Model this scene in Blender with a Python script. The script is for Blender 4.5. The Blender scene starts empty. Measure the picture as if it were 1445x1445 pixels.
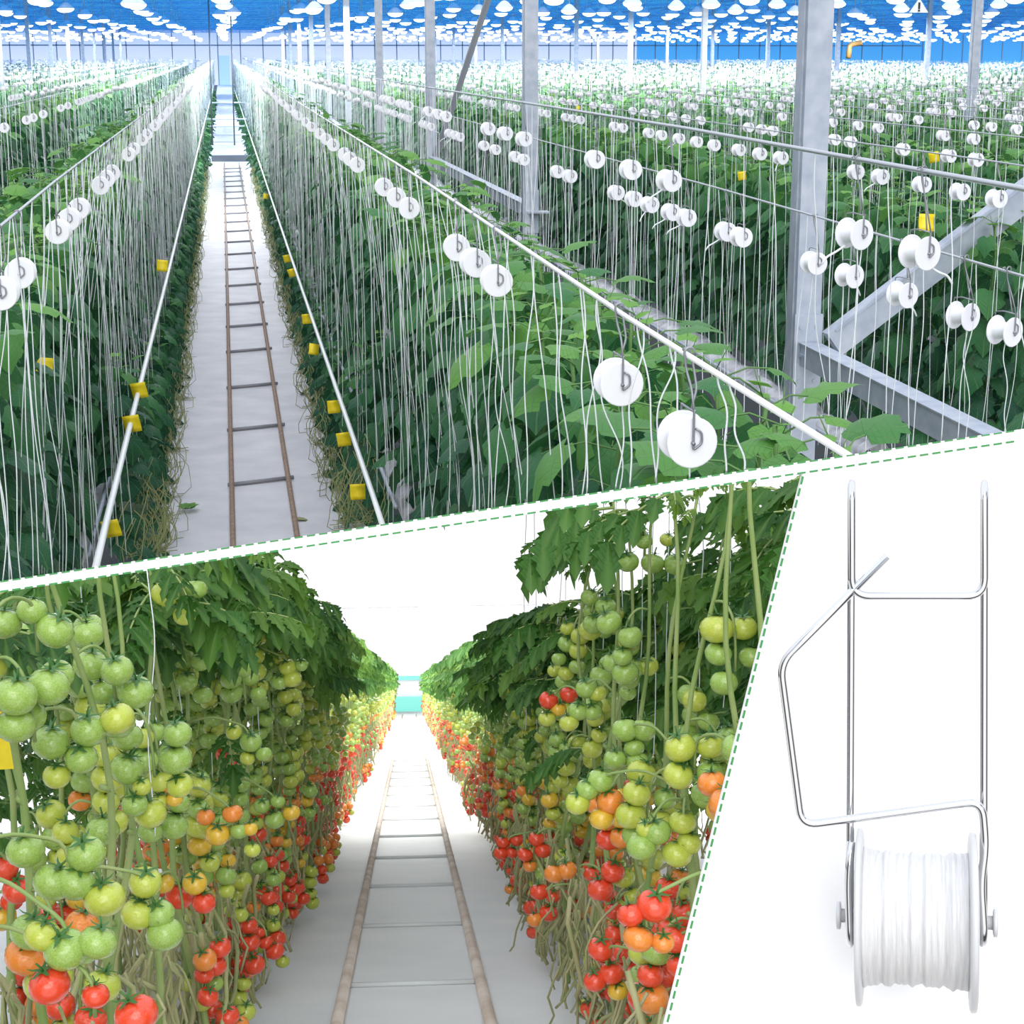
import bpy, bmesh, math, random
import numpy as np
from mathutils import Vector, Matrix
R = random.Random(7)
pi = math.pi
sc = bpy.context.scene
COL = sc.collection

# ------------------------------------------------------------------ camera, sky, exposure
F = 2500.0
PITCH = math.atan(648.5 / F)
YAW = math.atan(409.5 / math.hypot(F, 648.5))
EYE = Vector((0, 0, 4.1))
cam = bpy.data.objects.new('camera', bpy.data.cameras.new('camera'))
COL.objects.link(cam)
cam.location = EYE
cam.rotation_euler = (pi / 2 - PITCH, 0, -YAW)
cam.data.sensor_width = 36
cam.data.lens = 36 * F / 1445
cam.data.clip_start = 0.02
cam.data.clip_end = 900
sc.camera = cam
vs = sc.view_settings
vs.view_transform = 'Standard'
vs.look = 'None'
vs.gamma = 1
vs.use_curve_mapping = False
vs.exposure = 0.0

w = bpy.data.worlds.new('pale overcast sky')
sc.world = w
w.use_nodes = True
nt = w.node_tree
nt.nodes.clear()
N = nt.nodes.new
geo = N('ShaderNodeTexCoord')
sep = N('ShaderNodeSeparateXYZ')
nt.links.new(geo.outputs['Generated'], sep.inputs[0])
ramp = N('ShaderNodeValToRGB')          # seen from front (+Y) to back (-Y)
mp = N('ShaderNodeMapRange')
mp.inputs[1].default_value = -1
mp.inputs[2].default_value = 1
nt.links.new(sep.outputs['Y'], mp.inputs[0])
nt.links.new(mp.outputs[0], ramp.inputs[0])
el = ramp.color_ramp.elements
el[0].position = 0.0
el[0].color = (1.35, 1.35, 1.35, 1)
el[1].position = 0.10
el[1].color = (1.2, 1.2, 1.22, 1)
for ps, c in ((0.16, 0.08), (0.36, 0.10), (0.46, 0.8), (0.6, 1.0)):
    e = el.new(ps)
    e.color = (c, c, c * 1.02, 1)
zr = N('ShaderNodeMapRange')            # dark band added for the steel to mirror, kept below the upper sky
zr.inputs[1].default_value = 0.25
zr.inputs[2].default_value = 0.6
nt.links.new(sep.outputs['Z'], zr.inputs[0])
mx = N('ShaderNodeMix')
mx.data_type = 'RGBA'
nt.links.new(zr.outputs[0], mx.inputs[0])
nt.links.new(ramp.outputs[0], mx.inputs[6])
mx.inputs[7].default_value = (1.20, 1.29, 1.46, 1)
bp_ = N('ShaderNodeMapRange')             # dark patch added high behind the camera for the steel wire to reflect
bp_.inputs[1].default_value = 0.0
bp_.inputs[2].default_value = 0.16
dz = N('ShaderNodeMath')
dz.operation = 'SUBTRACT'
dz.inputs[1].default_value = 0.66
nt.links.new(sep.outputs['Z'], dz.inputs[0])
az = N('ShaderNodeMath')
az.operation = 'ABSOLUTE'
nt.links.new(dz.outputs[0], az.inputs[0])
yb = N('ShaderNodeMapRange')
yb.inputs[1].default_value = -0.25
yb.inputs[2].default_value = 0.05
nt.links.new(sep.outputs['Y'], yb.inputs[0])
ad = N('ShaderNodeMath')
ad.operation = 'ADD'
nt.links.new(az.outputs[0], ad.inputs[0])
nt.links.new(yb.outputs[0], ad.inputs[1])
nt.links.new(ad.outputs[0], bp_.inputs[0])
refl_mix = N('ShaderNodeMix')
refl_mix.data_type = 'RGBA'
nt.links.new(bp_.outputs[0], refl_mix.inputs[0])
refl_mix.inputs[6].default_value = (0.05, 0.05, 0.055, 1)
nt.links.new(mx.outputs[2], refl_mix.inputs[7])
bg = N('ShaderNodeBackground')
bg.inputs[1].default_value = 1.12
nt.links.new(refl_mix.outputs[2], bg.inputs[0])
out = N('ShaderNodeOutputWorld')
nt.links.new(bg.outputs[0], out.inputs[0])

sun = bpy.data.objects.new('sun', bpy.data.lights.new('sun', 'SUN'))
COL.objects.link(sun)
sun.data.energy = 2.0
sun.data.angle = math.radians(50)
sun.data.color = (1.0, 0.98, 0.94)
sun.rotation_euler = (math.radians(50), 0, math.radians(-8))

# ------------------------------------------------------------------ projection helpers (layout of the two greenhouses)
FWD = Vector((math.sin(YAW) * math.cos(PITCH), math.cos(YAW) * math.cos(PITCH), -math.sin(PITCH)))
RIGHT = Vector((math.cos(YAW), -math.sin(YAW), 0))
UP = RIGHT.cross(FWD)


def ray(x, y):
    return RIGHT * ((x - 722.5) / F) + UP * ((722.5 - y) / F) + FWD


def pix(p):
    d = Vector(p) - EYE
    k = d.dot(FWD)
    return 722.5 + F * d.dot(RIGHT) / k, 722.5 - F * d.dot(UP) / k, k


def up_u(x, y, L):                      # distance along the upper aisle of the point at lateral L seen at (x, y)
    d = ray(x, y)
    return L * d.y / d.x


# the plane in which the white divider lies; the upper house is built above it, the lower lane below it
DIVN = (ray(0, 828).cross(ray(1445, 613)))
if DIVN.z < 0:
    DIVN = -DIVN
DIVN.normalize()


def zcut(x, y):                         # height (world) of that plane above a point
    return EYE.z - (DIVN.x * x + DIVN.y * y) / DIVN.z


# lower lane: a path running downhill; along = s, across = L, height above the eye line = h
LW = ray(577, 966).normalized()
LR = Vector((LW.y, -LW.x, 0)).normalized()
LZ = Vector((0, 0, 1))


def low(L, h, s):
    return EYE + LW * s + LR * L + LZ * h


def low_from_pix(x, y, depth):
    d = ray(x, y)
    P = d * depth
    m = Matrix((LW, LR, LZ)).transposed().inverted()
    s, L, h = m @ P
    return L, h, s


# ------------------------------------------------------------------ object helpers
ORD = ['first', 'second', 'third', 'fourth', 'fifth', 'sixth', 'seventh', 'eighth', 'ninth', 'tenth', 'eleventh', 'twelfth',
       'thirteenth', 'fourteenth', 'fifteenth', 'sixteenth', 'seventeenth', 'eighteenth', 'nineteenth', 'twentieth']


def ordw(n):
    if n < 20:
        return ORD[n]
    t = ['twenty', 'thirty', 'forty', 'fifty', 'sixty', 'seventy', 'eighty', 'ninety']
    if n >= 99:
        return None
    a, b = divmod(n + 1, 10)
    if b == 0:
        return {2: 'twentieth', 3: 'thirtieth', 4: 'fortieth', 5: 'fiftieth', 6: 'sixtieth', 7: 'seventieth', 8: 'eightieth', 9: 'ninetieth'}[a]
    return t[a - 2] + '-' + ORD[b - 1]


def tag(o, label=None, cat=None, group=None, kind=None):
    if label:
        o['label'] = label
    if cat:
        o['category'] = cat
    if group:
        o['group'] = group
    if kind:
        o['kind'] = kind
    return o


def empty(name, loc=(0, 0, 0), rz=0.0):
    o = bpy.data.objects.new(name, None)
    o.empty_display_size = 0.05
    o.location = loc
    o.rotation_euler = (0, 0, rz)
    COL.objects.link(o)
    return o


def link(name, me, parent=None, loc=(0, 0, 0), rz=0.0, scale=None):
    o = bpy.data.objects.new(name, me)
    o.location = loc
    o.rotation_euler = (0, 0, rz)
    if scale is not None:
        o.scale = scale
    if parent is not None:
        o.parent = parent
    COL.objects.link(o)
    return o


class MB:
    """collects geometry for one mesh; tint = per-vertex (random, leaf x, leaf y)"""

    def __init__(self):
        self.v, self.f, self.m, self.t = [], [], [], []

    def add(self, vs, fs, mat=0, tint=None):
        b = len(self.v)
        self.v.extend(tuple(p) for p in vs)
        self.t.extend(tint if tint is not None else [(0.5, 0.5, 0.5)] * len(vs))
        for f in fs:
            self.f.append(tuple(i + b for i in f))
            self.m.append(mat)

    def box(self, c, s, mat=0, axes=None):
        ax = axes or (Vector((1, 0, 0)), Vector((0, 1, 0)), Vector((0, 0, 1)))
        c = Vector(c)
        vs = [c + ax[0] * (s[0] * i / 2) + ax[1] * (s[1] * j / 2) + ax[2] * (s[2] * k / 2) for k in (-1, 1) for j in (-1, 1) for i in (-1, 1)]
        self.add(vs, [(0, 2, 3, 1), (4, 5, 7, 6), (0, 1, 5, 4), (2, 6, 7, 3), (0, 4, 6, 2), (1, 3, 7, 5)], mat)

    def bar(self, a, b, wx, wz, mat=0, up=(0, 0, 1)):
        a, b = Vector(a), Vector(b)
        d = (b - a)
        l = d.length
        d.normalize()
        u = Vector(up)
        x = d.cross(u)
        x.normalize()
        u = x.cross(d)
        self.box((a + b) / 2, (wx, l, wz), mat, (x, d, u))

    def tube(self, pts, r, n=6, mat=0, cap=True, tint=None):
        pts = [Vector(p) for p in pts]
        if not hasattr(r, '__len__'):
            r = [r] * len(pts)
        d0 = (pts[1] - pts[0]).normalized()
        ref = Vector((0, 0, 1)) if abs(d0.z) < 0.9 else Vector((1, 0, 0))
        x = d0.cross(ref).normalized()
        vs = []
        for i, p in enumerate(pts):
            d = (pts[min(i + 1, len(pts) - 1)] - pts[max(i - 1, 0)])
            if d.length < 1e-9:
                d = d0
            d = d.normalized()
            x = (x - d * x.dot(d))
            if x.length < 1e-6:
                x = d.orthogonal()
            x.normalize()
            y = d.cross(x)
            for k in range(n):
                a = 2 * pi * k / n
                vs.append(p + (x * math.cos(a) + y * math.sin(a)) * r[i])
        fs = []
        for i in range(len(pts) - 1):
            for k in range(n):
                fs.append((i * n + k, i * n + (k + 1) % n, (i + 1) * n + (k + 1) % n, (i + 1) * n + k))
        if cap:
            fs.append(tuple(range(n - 1, -1, -1)))
            e = (len(pts) - 1) * n
            fs.append(tuple(range(e, e + n)))
        self.add(vs, fs, mat, [tint] * len(vs) if tint else None)

    def lathe(self, prof, n=24, axis='Z', c=(0, 0, 0), mat=0, closed=True):
        """prof: (radius, height) pairs"""
        vs = []
        for r, h in prof:
            for k in range(n):
                a = 2 * pi * k / n
                p = (r * math.cos(a), r * math.sin(a), h)
                if axis == 'Y':
                    p = (p[0], p[2], p[1])
                elif axis == 'X':
                    p = (p[2], p[0], p[1])
                vs.append((p[0] + c[0], p[1] + c[1], p[2] + c[2]))
        fs = []
        for i in range(len(prof) - 1):
            for k in range(n):
                q = (i * n + k, i * n + (k + 1) % n, (i + 1) * n + (k + 1) % n, (i + 1) * n + k)
                fs.append(q if axis != 'Y' else q[::-1])
        if closed:
            a = tuple(range(n - 1, -1, -1))
            e = (len(prof) - 1) * n
            b = tuple(range(e, e + n))
            fs += [a, b] if axis != 'Y' else [a[::-1], b[::-1]]
        self.add(vs, fs, mat)

    def mesh(self, name, mats, smooth=True, clip=None):
        me = bpy.data.meshes.new(name)
        me.from_pydata(self.v, [], self.f)
        for m in mats:
            me.materials.append(m)
        if self.f:
            me.polygons.foreach_set('material_index', self.m)
            me.polygons.foreach_set('use_smooth', [smooth] * len(self.f))
        ca = me.color_attributes.new('tint', 'FLOAT_COLOR', 'POINT')
        ca.data.foreach_set('color', np.array([(a, b, c, 1) for a, b, c in self.t], dtype=np.float32).ravel() if self.t else [])
        if clip:                        # keep the side of the divider plane named by clip
            bm = bmesh.new()
            bm.from_mesh(me)
            no = DIVN if clip == 'below' else -DIVN
            bmesh.ops.bisect_plane(bm, geom=bm.verts[:] + bm.edges[:] + bm.faces[:], plane_co=EYE, plane_no=no, clear_outer=True)
            bm.to_mesh(me)
            bm.free()
        me.update()
        return me

    def build(self, name, mats, parent=None, loc=(0, 0, 0), smooth=True, clip=None, rz=0.0):
        return link(name, self.mesh(name, mats, smooth, clip), parent, loc, rz)


def fillet(pts, r, n=5):
    """round the corners of a polyline"""
    pts = [Vector(p) for p in pts]
    o = [pts[0]]
    for i in range(1, len(pts) - 1):
        a, b, c = pts[i - 1], pts[i], pts[i + 1]
        d1, d2 = (a - b), (c - b)
        k = min(r, d1.length * 0.45, d2.length * 0.45)
        p, q = b + d1.normalized() * k, b + d2.normalized() * k
        for j in range(n + 1):
            t = j / n
            o.append(p * (1 - t) ** 2 + b * (2 * t * (1 - t)) + q * t * t)
    o.append(pts[-1])
    return o


def scatter_mesh(name, protos, inst, mats, smooth=True):
    """one mesh made of many copies. protos: list of MB; inst: (proto, x, y, z, scale, rotz)"""
    V, T, LP, TOT, MI = [], [], [], [], []
    off = 0
    arr = []
    for p in protos:
        v = np.array(p.v, dtype=np.float32)
        t = np.array(p.t, dtype=np.float32)
        lp = np.array([i for f in p.f for i in f], dtype=np.int32)
        tot = np.array([len(f) for f in p.f], dtype=np.int32)
        arr.append((v, t, lp, tot, np.array(p.m, dtype=np.int32)))
    for (k, x, y, z, s, rz) in inst:
        v, t, lp, tot, mi = arr[k]
        c, sn = math.cos(rz), math.sin(rz)
        if not hasattr(s, '__len__'):
            s = (s, s, s)
        q = v * np.array(s, dtype=np.float32)
        o = np.empty_like(q)
        o[:, 0] = q[:, 0] * c - q[:, 1] * sn + x
        o[:, 1] = q[:, 0] * sn + q[:, 1] * c + y
        o[:, 2] = q[:, 2] + z
        V.append(o)
        tt = t.copy()
        tt[:, 0] = np.clip(tt[:, 0] + R.uniform(-.12, .12), 0, 1)
        T.append(tt)
        LP.append(lp + off)
        TOT.append(tot)
        MI.append(mi)
        off += len(v)
    me = bpy.data.meshes.new(name)
    if not V:
        return me
    V, T, LP, TOT, MI = np.concatenate(V), np.concatenate(T), np.concatenate(LP), np.concatenate(TOT), np.concatenate(MI)
    me.vertices.add(len(V))
    me.vertices.foreach_set('co', V.ravel())
    me.loops.add(len(LP))
    me.loops.foreach_set('vertex_index', LP)
    me.polygons.add(len(TOT))
    st = np.zeros(len(TOT), dtype=np.int32)
    st[1:] = np.cumsum(TOT)[:-1]
    me.polygons.foreach_set('loop_start', st)
    me.polygons.foreach_set('loop_total', TOT)
    for m in mats:
        me.materials.append(m)
    me.polygons.foreach_set('material_index', MI)
    me.polygons.foreach_set('use_smooth', np.full(len(TOT), smooth))
    me.update(calc_edges=True)
    ca = me.color_attributes.new('tint', 'FLOAT_COLOR', 'POINT')
    ca.data.foreach_set('color', np.concatenate([T, np.ones((len(T), 1), dtype=np.float32)], 1).ravel())
    me.validate()
    return me


# ------------------------------------------------------------------ materials
def mat(name, col, rough=0.5, metal=0.0, spec=0.5, noise=None, bump=0.0, emit=None, coat=0.0, trans=0.0, sss=0.0, stretch=None):
    m = bpy.data.materials.new(name)
    m.use_nodes = True
    t = m.node_tree
    b = t.nodes['Principled BSDF']
    b.inputs['Base Color'].default_value = (*col, 1)
    b.inputs['Roughness'].default_value = rough
    b.inputs['Metallic'].default_value = metal
    b.inputs['Specular IOR Level'].default_value = spec
    b.inputs['Coat Weight'].default_value = coat
    if sss:
        b.inputs['Subsurface Weight'].default_value = sss
        b.inputs['Subsurface Radius'].default_value = (0.01, 0.01, 0.008)
    if emit:
        b.inputs['Emission Color'].default_value = (*emit[:3], 1)
        b.inputs['Emission Strength'].default_value = emit[3]
        try:
            m.cycles.emission_sampling = 'NONE'
        except Exception:
            pass
    if trans:                           # light from behind passes through
        o_ = t.nodes['Material Output']
        tr_ = t.nodes.new('ShaderNodeBsdfTranslucent')
        tr_.inputs[0].default_value = (*col, 1)
        ms_ = t.nodes.new('ShaderNodeMixShader')
        ms_.inputs[0].default_value = trans
        t.links.new(b.outputs[0], ms_.inputs[1])
        t.links.new(tr_.outputs[0], ms_.inputs[2])
        t.links.new(ms_.outputs[0], o_.inputs[0])
    if noise:                           # (scale, second colour, detail)
        n = t.nodes.new('ShaderNodeTexNoise')
        n.inputs['Scale'].default_value = noise[0]
        n.inputs['Detail'].default_value = noise[2] if len(noise) > 2 else 4
        tc = t.nodes.new('ShaderNodeTexCoord')
        if stretch:
            mpn = t.nodes.new('ShaderNodeMapping')
            mpn.inputs['Scale'].default_value = stretch
            t.links.new(tc.outputs['Object'], mpn.inputs['Vector'])
            t.links.new(mpn.outputs[0], n.inputs['Vector'])
        else:
            t.links.new(tc.outputs['Object'], n.inputs['Vector'])
        rp = t.nodes.new('ShaderNodeValToRGB')
        rp.color_ramp.elements[0].position = 0.35
        rp.color_ramp.elements[1].position = 0.68
        rp.color_ramp.elements[0].color = (*col, 1)
        rp.color_ramp.elements[1].color = (*noise[1], 1)
        t.links.new(n.outputs['Fac'], rp.inputs[0])
        t.links.new(rp.outputs[0], b.inputs['Base Color'])
        if bump:
            bp = t.nodes.new('ShaderNodeBump')
            bp.inputs['Strength'].default_value = bump
            bp.inputs['Distance'].default_value = 0.01
            t.links.new(n.outputs['Fac'], bp.inputs['Height'])
            t.links.new(bp.outputs[0], b.inputs['Normal'])
    return m


def leaf_mat(name, dark, mid, light, vein, rough=0.5, trans=0.28, nveins=5.0):
    """leaf with its own random tint, paler veins fanning from the stalk, light passing through the blade"""
    m = bpy.data.materials.new(name)
    m.use_nodes = True
    t = m.node_tree
    b = t.nodes['Principled BSDF']
    o = t.nodes['Material Output']
    a = t.nodes.new('ShaderNodeAttribute')
    a.attribute_name = 'tint'
    s = t.nodes.new('ShaderNodeSeparateColor')
    t.links.new(a.outputs['Color'], s.inputs[0])
    rp = t.nodes.new('ShaderNodeValToRGB')
    e = rp.color_ramp.elements
    e[0].color = (*dark, 1)
    e[0].position = 0.1
    e[1].color = (*light, 1)
    e[1].position = 0.95
    k = e.new(0.5)
    k.color = (*mid, 1)
    t.links.new(s.outputs['Red'], rp.inputs[0])

    def M(op, *args):
        n = t.nodes.new('ShaderNodeMath')
        n.operation = op
        for i, x in enumerate(args):
            if hasattr(x, 'is_linked'):
                t.links.new(x, n.inputs[i])
            else:
                n.inputs[i].default_value = x
        return n.outputs[0]
    gx = M('SUBTRACT', s.outputs['Green'], 0.5)
    ang = M('ARCTAN2', gx, M('ADD', s.outputs['Blue'], 0.05))
    rays = M('ABSOLUTE', M('SINE', M('MULTIPLY', ang, nveins)))
    side = M('ABSOLUTE', M('SINE', M('MULTIPLY', M('ADD', s.outputs['Blue'], M('ABSOLUTE', gx)), 22.0)))
    v1 = M('SUBTRACT', 1.0, M('MINIMUM', 1.0, M('MULTIPLY', rays, 5.0)))
    v2 = M('MULTIPLY', M('SUBTRACT', 1.0, M('MINIMUM', 1.0, M('MULTIPLY', side, 3.0))), 0.35)
    vm = M('MULTIPLY', M('MAXIMUM', v1, v2), 0.55)
    mx = t.nodes.new('ShaderNodeMix')
    mx.data_type = 'RGBA'
    t.links.new(vm, mx.inputs[0])
    t.links.new(rp.outputs[0], mx.inputs[6])
    mx.inputs[7].default_value = (*vein, 1)
    t.links.new(mx.outputs[2], b.inputs['Base Color'])
    b.inputs['Roughness'].default_value = rough
    b.inputs['Specular IOR Level'].default_value = 0.35
    bp = t.nodes.new('ShaderNodeBump')
    bp.inputs['Strength'].default_value = 0.6
    bp.inputs['Distance'].default_value = 0.014
    t.links.new(M('SUBTRACT', 1.0, vm), bp.inputs['Height'])
    t.links.new(bp.outputs[0], b.inputs['Normal'])
    tr = t.nodes.new('ShaderNodeBsdfTranslucent')
    t.links.new(mx.outputs[2], tr.inputs[0])
    ms = t.nodes.new('ShaderNodeMixShader')
    ms.inputs[0].default_value = trans
    t.links.new(b.outputs[0], ms.inputs[1])
    t.links.new(tr.outputs[0], ms.inputs[2])
    t.links.new(ms.outputs[0], o.inputs[0])
    return m


M_ = {
    'board': mat('white board', (0.95, 0.95, 0.95), 0.6, spec=0.2),
    'dash': mat('green dashes', (0.045, 0.27, 0.07), 0.6),
    'chrome': mat('polished steel wire', (0.66, 0.66, 0.67), 0.08, metal=1.0),
    'plastic': mat('white plastic', (0.86, 0.87, 0.88), 0.35),
    'clearplastic': mat('milky plastic', (0.60, 0.61, 0.62), 0.3),
    'spooltwine': mat('white twine winding', (0.70, 0.70, 0.70), 0.4, noise=(90, (0.60, 0.60, 0.61), 3), bump=0.2, stretch=(14, 1, 1)),
    'reel': mat('white reel', (0.83, 0.84, 0.90), 0.35),
    'hook': mat('dull steel hook', (0.30, 0.31, 0.34), 0.45, metal=0.7),
    'twine': mat('white twine', (0.80, 0.84, 0.88), 0.5),
    'wire': mat('galvanised wire', (0.50, 0.53, 0.58), 0.4, metal=0.6),
    'galv': mat('galvanised steel', (0.34, 0.39, 0.48), 0.45, metal=0.35, noise=(9, (0.46, 0.50, 0.58), 5)),
    'galvdark': mat('dark steel', (0.18, 0.20, 0.23), 0.5, metal=0.5),
    'pipe': mat('white painted pipe', (0.82, 0.84, 0.86), 0.35),
    'rust': mat('brown rail pipe', (0.24, 0.16, 0.12), 0.5, noise=(14, (0.34, 0.25, 0.20), 4)),
    'rung': mat('grey rung', (0.24, 0.24, 0.27), 0.5),
    'sheet': mat('white ground sheet', (0.56, 0.56, 0.61), 0.6, noise=(2.3, (0.68, 0.67, 0.71), 8), bump=0.2),
    'shadefloor': mat('shade dark ground', (0.05, 0.06, 0.07), 0.9),
    'film': mat('white film sleeve', (0.60, 0.60, 0.66), 0.4, noise=(9, (0.34, 0.34, 0.38), 5), bump=0.9),
    'card': mat('yellow sticky card', (0.92, 0.74, 0.02), 0.5, noise=(30, (0.86, 0.64, 0.02), 2)),
    'dry': mat('dry vine', (0.34, 0.34, 0.17), 0.8, noise=(6, (0.22, 0.27, 0.10), 3)),
    'oldstem': mat('old tomato stem', (0.42, 0.39, 0.21), 0.8, noise=(7, (0.29, 0.33, 0.13), 3)),
    'lamp': mat('lamp glow', (0.9, 0.9, 0.9), 0.5, emit=(0.97, 0.99, 1.0, 2.4)),
    'lamphouse': mat('lamp housing', (0.55, 0.66, 0.78), 0.4),
    'beam': mat('blue painted beam', (0.22, 0.55, 0.90), 0.5),
    'backwall': mat('pale glass wall', (0.80, 0.87, 0.97), 0.4, trans=.8),
    'bluewall': mat('blue glass wall', (0.10, 0.46, 0.88), 0.4, trans=.75),
    'mullion': mat('grey mullion', (0.35, 0.38, 0.44), 0.5),
    'orange': mat('orange pipe', (0.65, 0.33, 0.10), 0.5),
    'black': mat('black mark', (0.02, 0.02, 0.02), 0.6),
    'cucleaf': leaf_mat('cucumber leaf', (0.016, 0.095, 0.050), (0.045, 0.190, 0.058), (0.17, 0.40, 0.065), (0.20, 0.40, 0.16)),
    'cucstem': mat('cucumber stem', (0.10, 0.22, 0.06), 0.6),
    'tomleaf': leaf_mat('tomato leaf', (0.018, 0.085, 0.012), (0.055, 0.175, 0.022), (0.21, 0.35, 0.04), (0.16, 0.30, 0.07), trans=0.35, nveins=1.0),
    'tomstem': mat('tomato stem', (0.20, 0.31, 0.08), 0.6, noise=(9, (0.31, 0.38, 0.14), 3)),
    'calyx': mat('green calyx', (0.05, 0.15, 0.03), 0.6),
    'teal': mat('teal sheet', (0.22, 0.66, 0.58), 0.6),
    'railw': mat('pale rail', (0.66, 0.58, 0.52), 0.5, noise=(5, (0.48, 0.38, 0.31), 4)),
    'rungw': mat('pale rung', (0.70, 0.73, 0.73), 0.5),
    'lsheet': mat('pale ground sheet', (0.92, 0.91, 0.91), 0.6, noise=(1.6, (0.82, 0.825, 0.83), 6)),
    'endwall': mat('white end wall', (0.95, 0.95, 0.96), 0.6, trans=.6),
}


def tom_mat(name, c, c2):
    m = mat(name, c, 0.22, spec=0.5, noise=(14, c2, 2), coat=0.25)
    b = m.node_tree.nodes['Principled BSDF']
    b.inputs['Subsurface Weight'].default_value = 0.12
    b.inputs['Subsurface Radius'].default_value = (0.012, 0.008, 0.004)
    return m


TOM = {
    'green': tom_mat('green tomato skin', (0.24, 0.40, 0.07), (0.36, 0.50, 0.12)),
    'lime': tom_mat('lime tomato skin', (0.40, 0.50, 0.06), (0.52, 0.56, 0.09)),
    'yellow': tom_mat('yellow tomato skin', (0.70, 0.50, 0.04), (0.66, 0.36, 0.04)),
    'orange': tom_mat('orange tomato skin', (0.78, 0.20, 0.03), (0.72, 0.30, 0.05)),
    'red': tom_mat('red tomato skin', (0.76, 0.05, 0.02), (0.70, 0.09, 0.03)),
}

# blue roof glass: tinted, clear
M_['roofglass'] = bpy.data.materials.new('blue roof glass')
M_['roofglass'].use_nodes = True
_t = M_['roofglass'].node_tree
_t.nodes.clear()
_tr = _t.nodes.new('ShaderNodeBsdfTransparent')
_tr.inputs[0].default_value = (0.05, 0.36, 0.86, 1)
_gl = _t.nodes.new('ShaderNodeBsdfDiffuse')
_gl.inputs[0].default_value = (0.06, 0.36, 0.80, 1)
_mx = _t.nodes.new('ShaderNodeMixShader')
_mx.inputs[0].default_value = 0.35
_o = _t.nodes.new('ShaderNodeOutputMaterial')
_t.links.new(_tr.outputs[0], _mx.inputs[1])
_t.links.new(_gl.outputs[0], _mx.inputs[2])
_t.links.new(_mx.outputs[0], _o.inputs[0])

# ================================================================== LARGE STRUCTURE
EZ = EYE.z
UEND = 240.0


def clip_poly_floor():
    b = MB()
    b.box((25, UEND / 2, -0.06), (150, UEND, 0.1))
    return b


# dark floor under the rows and the white sheet of the walked aisle
tag(clip_poly_floor().build('floor', [M_['shadefloor']], smooth=False, clip='above'), kind='structure')  # dark colour put in for the shade between the leaves
b = MB()
nseg = 46
vv, ff = [], []
for i in range(nseg + 1):
    u = 12 + (UEND - 12) * (i / nseg) ** 2
    for x in (-0.72, 1.18):
        vv.append((x, u, 0.004))
for i in range(nseg):
    ff.append((2 * i, 2 * i + 1, 2 * i + 3, 2 * i + 2))
b.add(vv, ff)
tag(b.build('floor_2', [M_['sheet']], smooth=False, clip='above'), kind='structure')

# roof glass on blue beams, seen from below
b = MB()
b.add([(-65, 60, EZ + 2.9), (115, 60, EZ + 2.9), (115, 244, EZ + 2.9), (-65, 244, EZ + 2.9)], [(0, 1, 2, 3)])
tag(b.build('ceiling', [M_['roofglass']], smooth=False), kind='structure')
b = MB()
for i in range(26):
    x = -45 + i * 5.6
    b.box((x, 60 + 92, EZ + 2.75), (0.10, 184, 0.10))
tag(b.build('trim_1', [M_['beam']], smooth=False), kind='structure')
b = MB()
for i in range(16):
    u = 62 + i * 11.5
    b.box((25, u, EZ + 2.45), (180, 0.10, 0.07))
    b.box((25, u, EZ + 2.8), (180, 0.08, 0.06))
    for k in range(60):
        b.bar((-62 + k * 3.0, u, EZ + 2.45), (-62 + k * 3.0 + 1.5, u, EZ + 2.8), 0.04, 0.04)
        b.bar((-62 + k * 3.0 + 1.5, u, EZ + 2.8), (-62 + k * 3.0 + 3, u, EZ + 2.45), 0.04, 0.04)
tag(b.build('trim_2', [M_['beam']], smooth=False), kind='structure')

# far gable
b = MB()
for x0, x1, z0, z1, mi in ((-95, -.55, 0, 7.0, 0), (.95, 55, 0, 7.0, 0), (-.55, .95, 3.7, 7.0, 0), (55, 130, 0, 7.0, 1)):
    b.add([(x0, UEND, z0), (x1, UEND, z0), (x1, UEND, z1), (x0, UEND, z1)], [(0, 1, 2, 3)], mi)
for i in range(60):
    b.box((-44 + i * 2.9, UEND - 0.15, EZ - 0.6), (0.12, 0.12, 7.0), 2)
b.box((20, UEND - 0.15, EZ + 0.9), (150, 0.12, 0.15), 2)
tag(b.build('wall_back', [M_['backwall'], M_['bluewall'], M_['mullion']], smooth=False), kind='structure')
b = MB()
b.add([(-.55, UEND, 0), (.95, UEND, 0), (.95, UEND, 3.7), (-.55, UEND, 3.7)], [(0, 1, 2, 3)])
tag(b.build('door_1', [mat('pale blue door', (0.50, 0.78, 0.98), 0.5, trans=.8)], smooth=False), kind='structure')

# lower lane ground and end wall
b = MB()
vv, ff = [], []
for i in range(60):
    s = 3.0 + 70 * (i / 59) ** 1.6
    for L in (-3.2, 3.2):
        vv.append(low(L, -1.26, s))
for i in range(59):
    ff.append((2 * i, 2 * i + 1, 2 * i + 3, 2 * i + 2))
b.add(vv, ff)
tag(b.build('floor_3', [M_['lsheet']], smooth=False), kind='structure')
b = MB()
ax = (LR, Vector((LW.x, LW.y, 0)).normalized(), LZ)
b.box(low(0, 1.0, 72.5), (24, 0.1, 4.6), 0, ax)
b.box(low(0, -0.84, 72.4), (24, 0.1, 0.62), 1, ax)
b.box(low(0, 0.28, 72.4), (24, 0.1, 0.14), 1, ax)
tag(b.build('wall_end', [M_['endwall'], M_['teal']], smooth=False), kind='structure')

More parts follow.
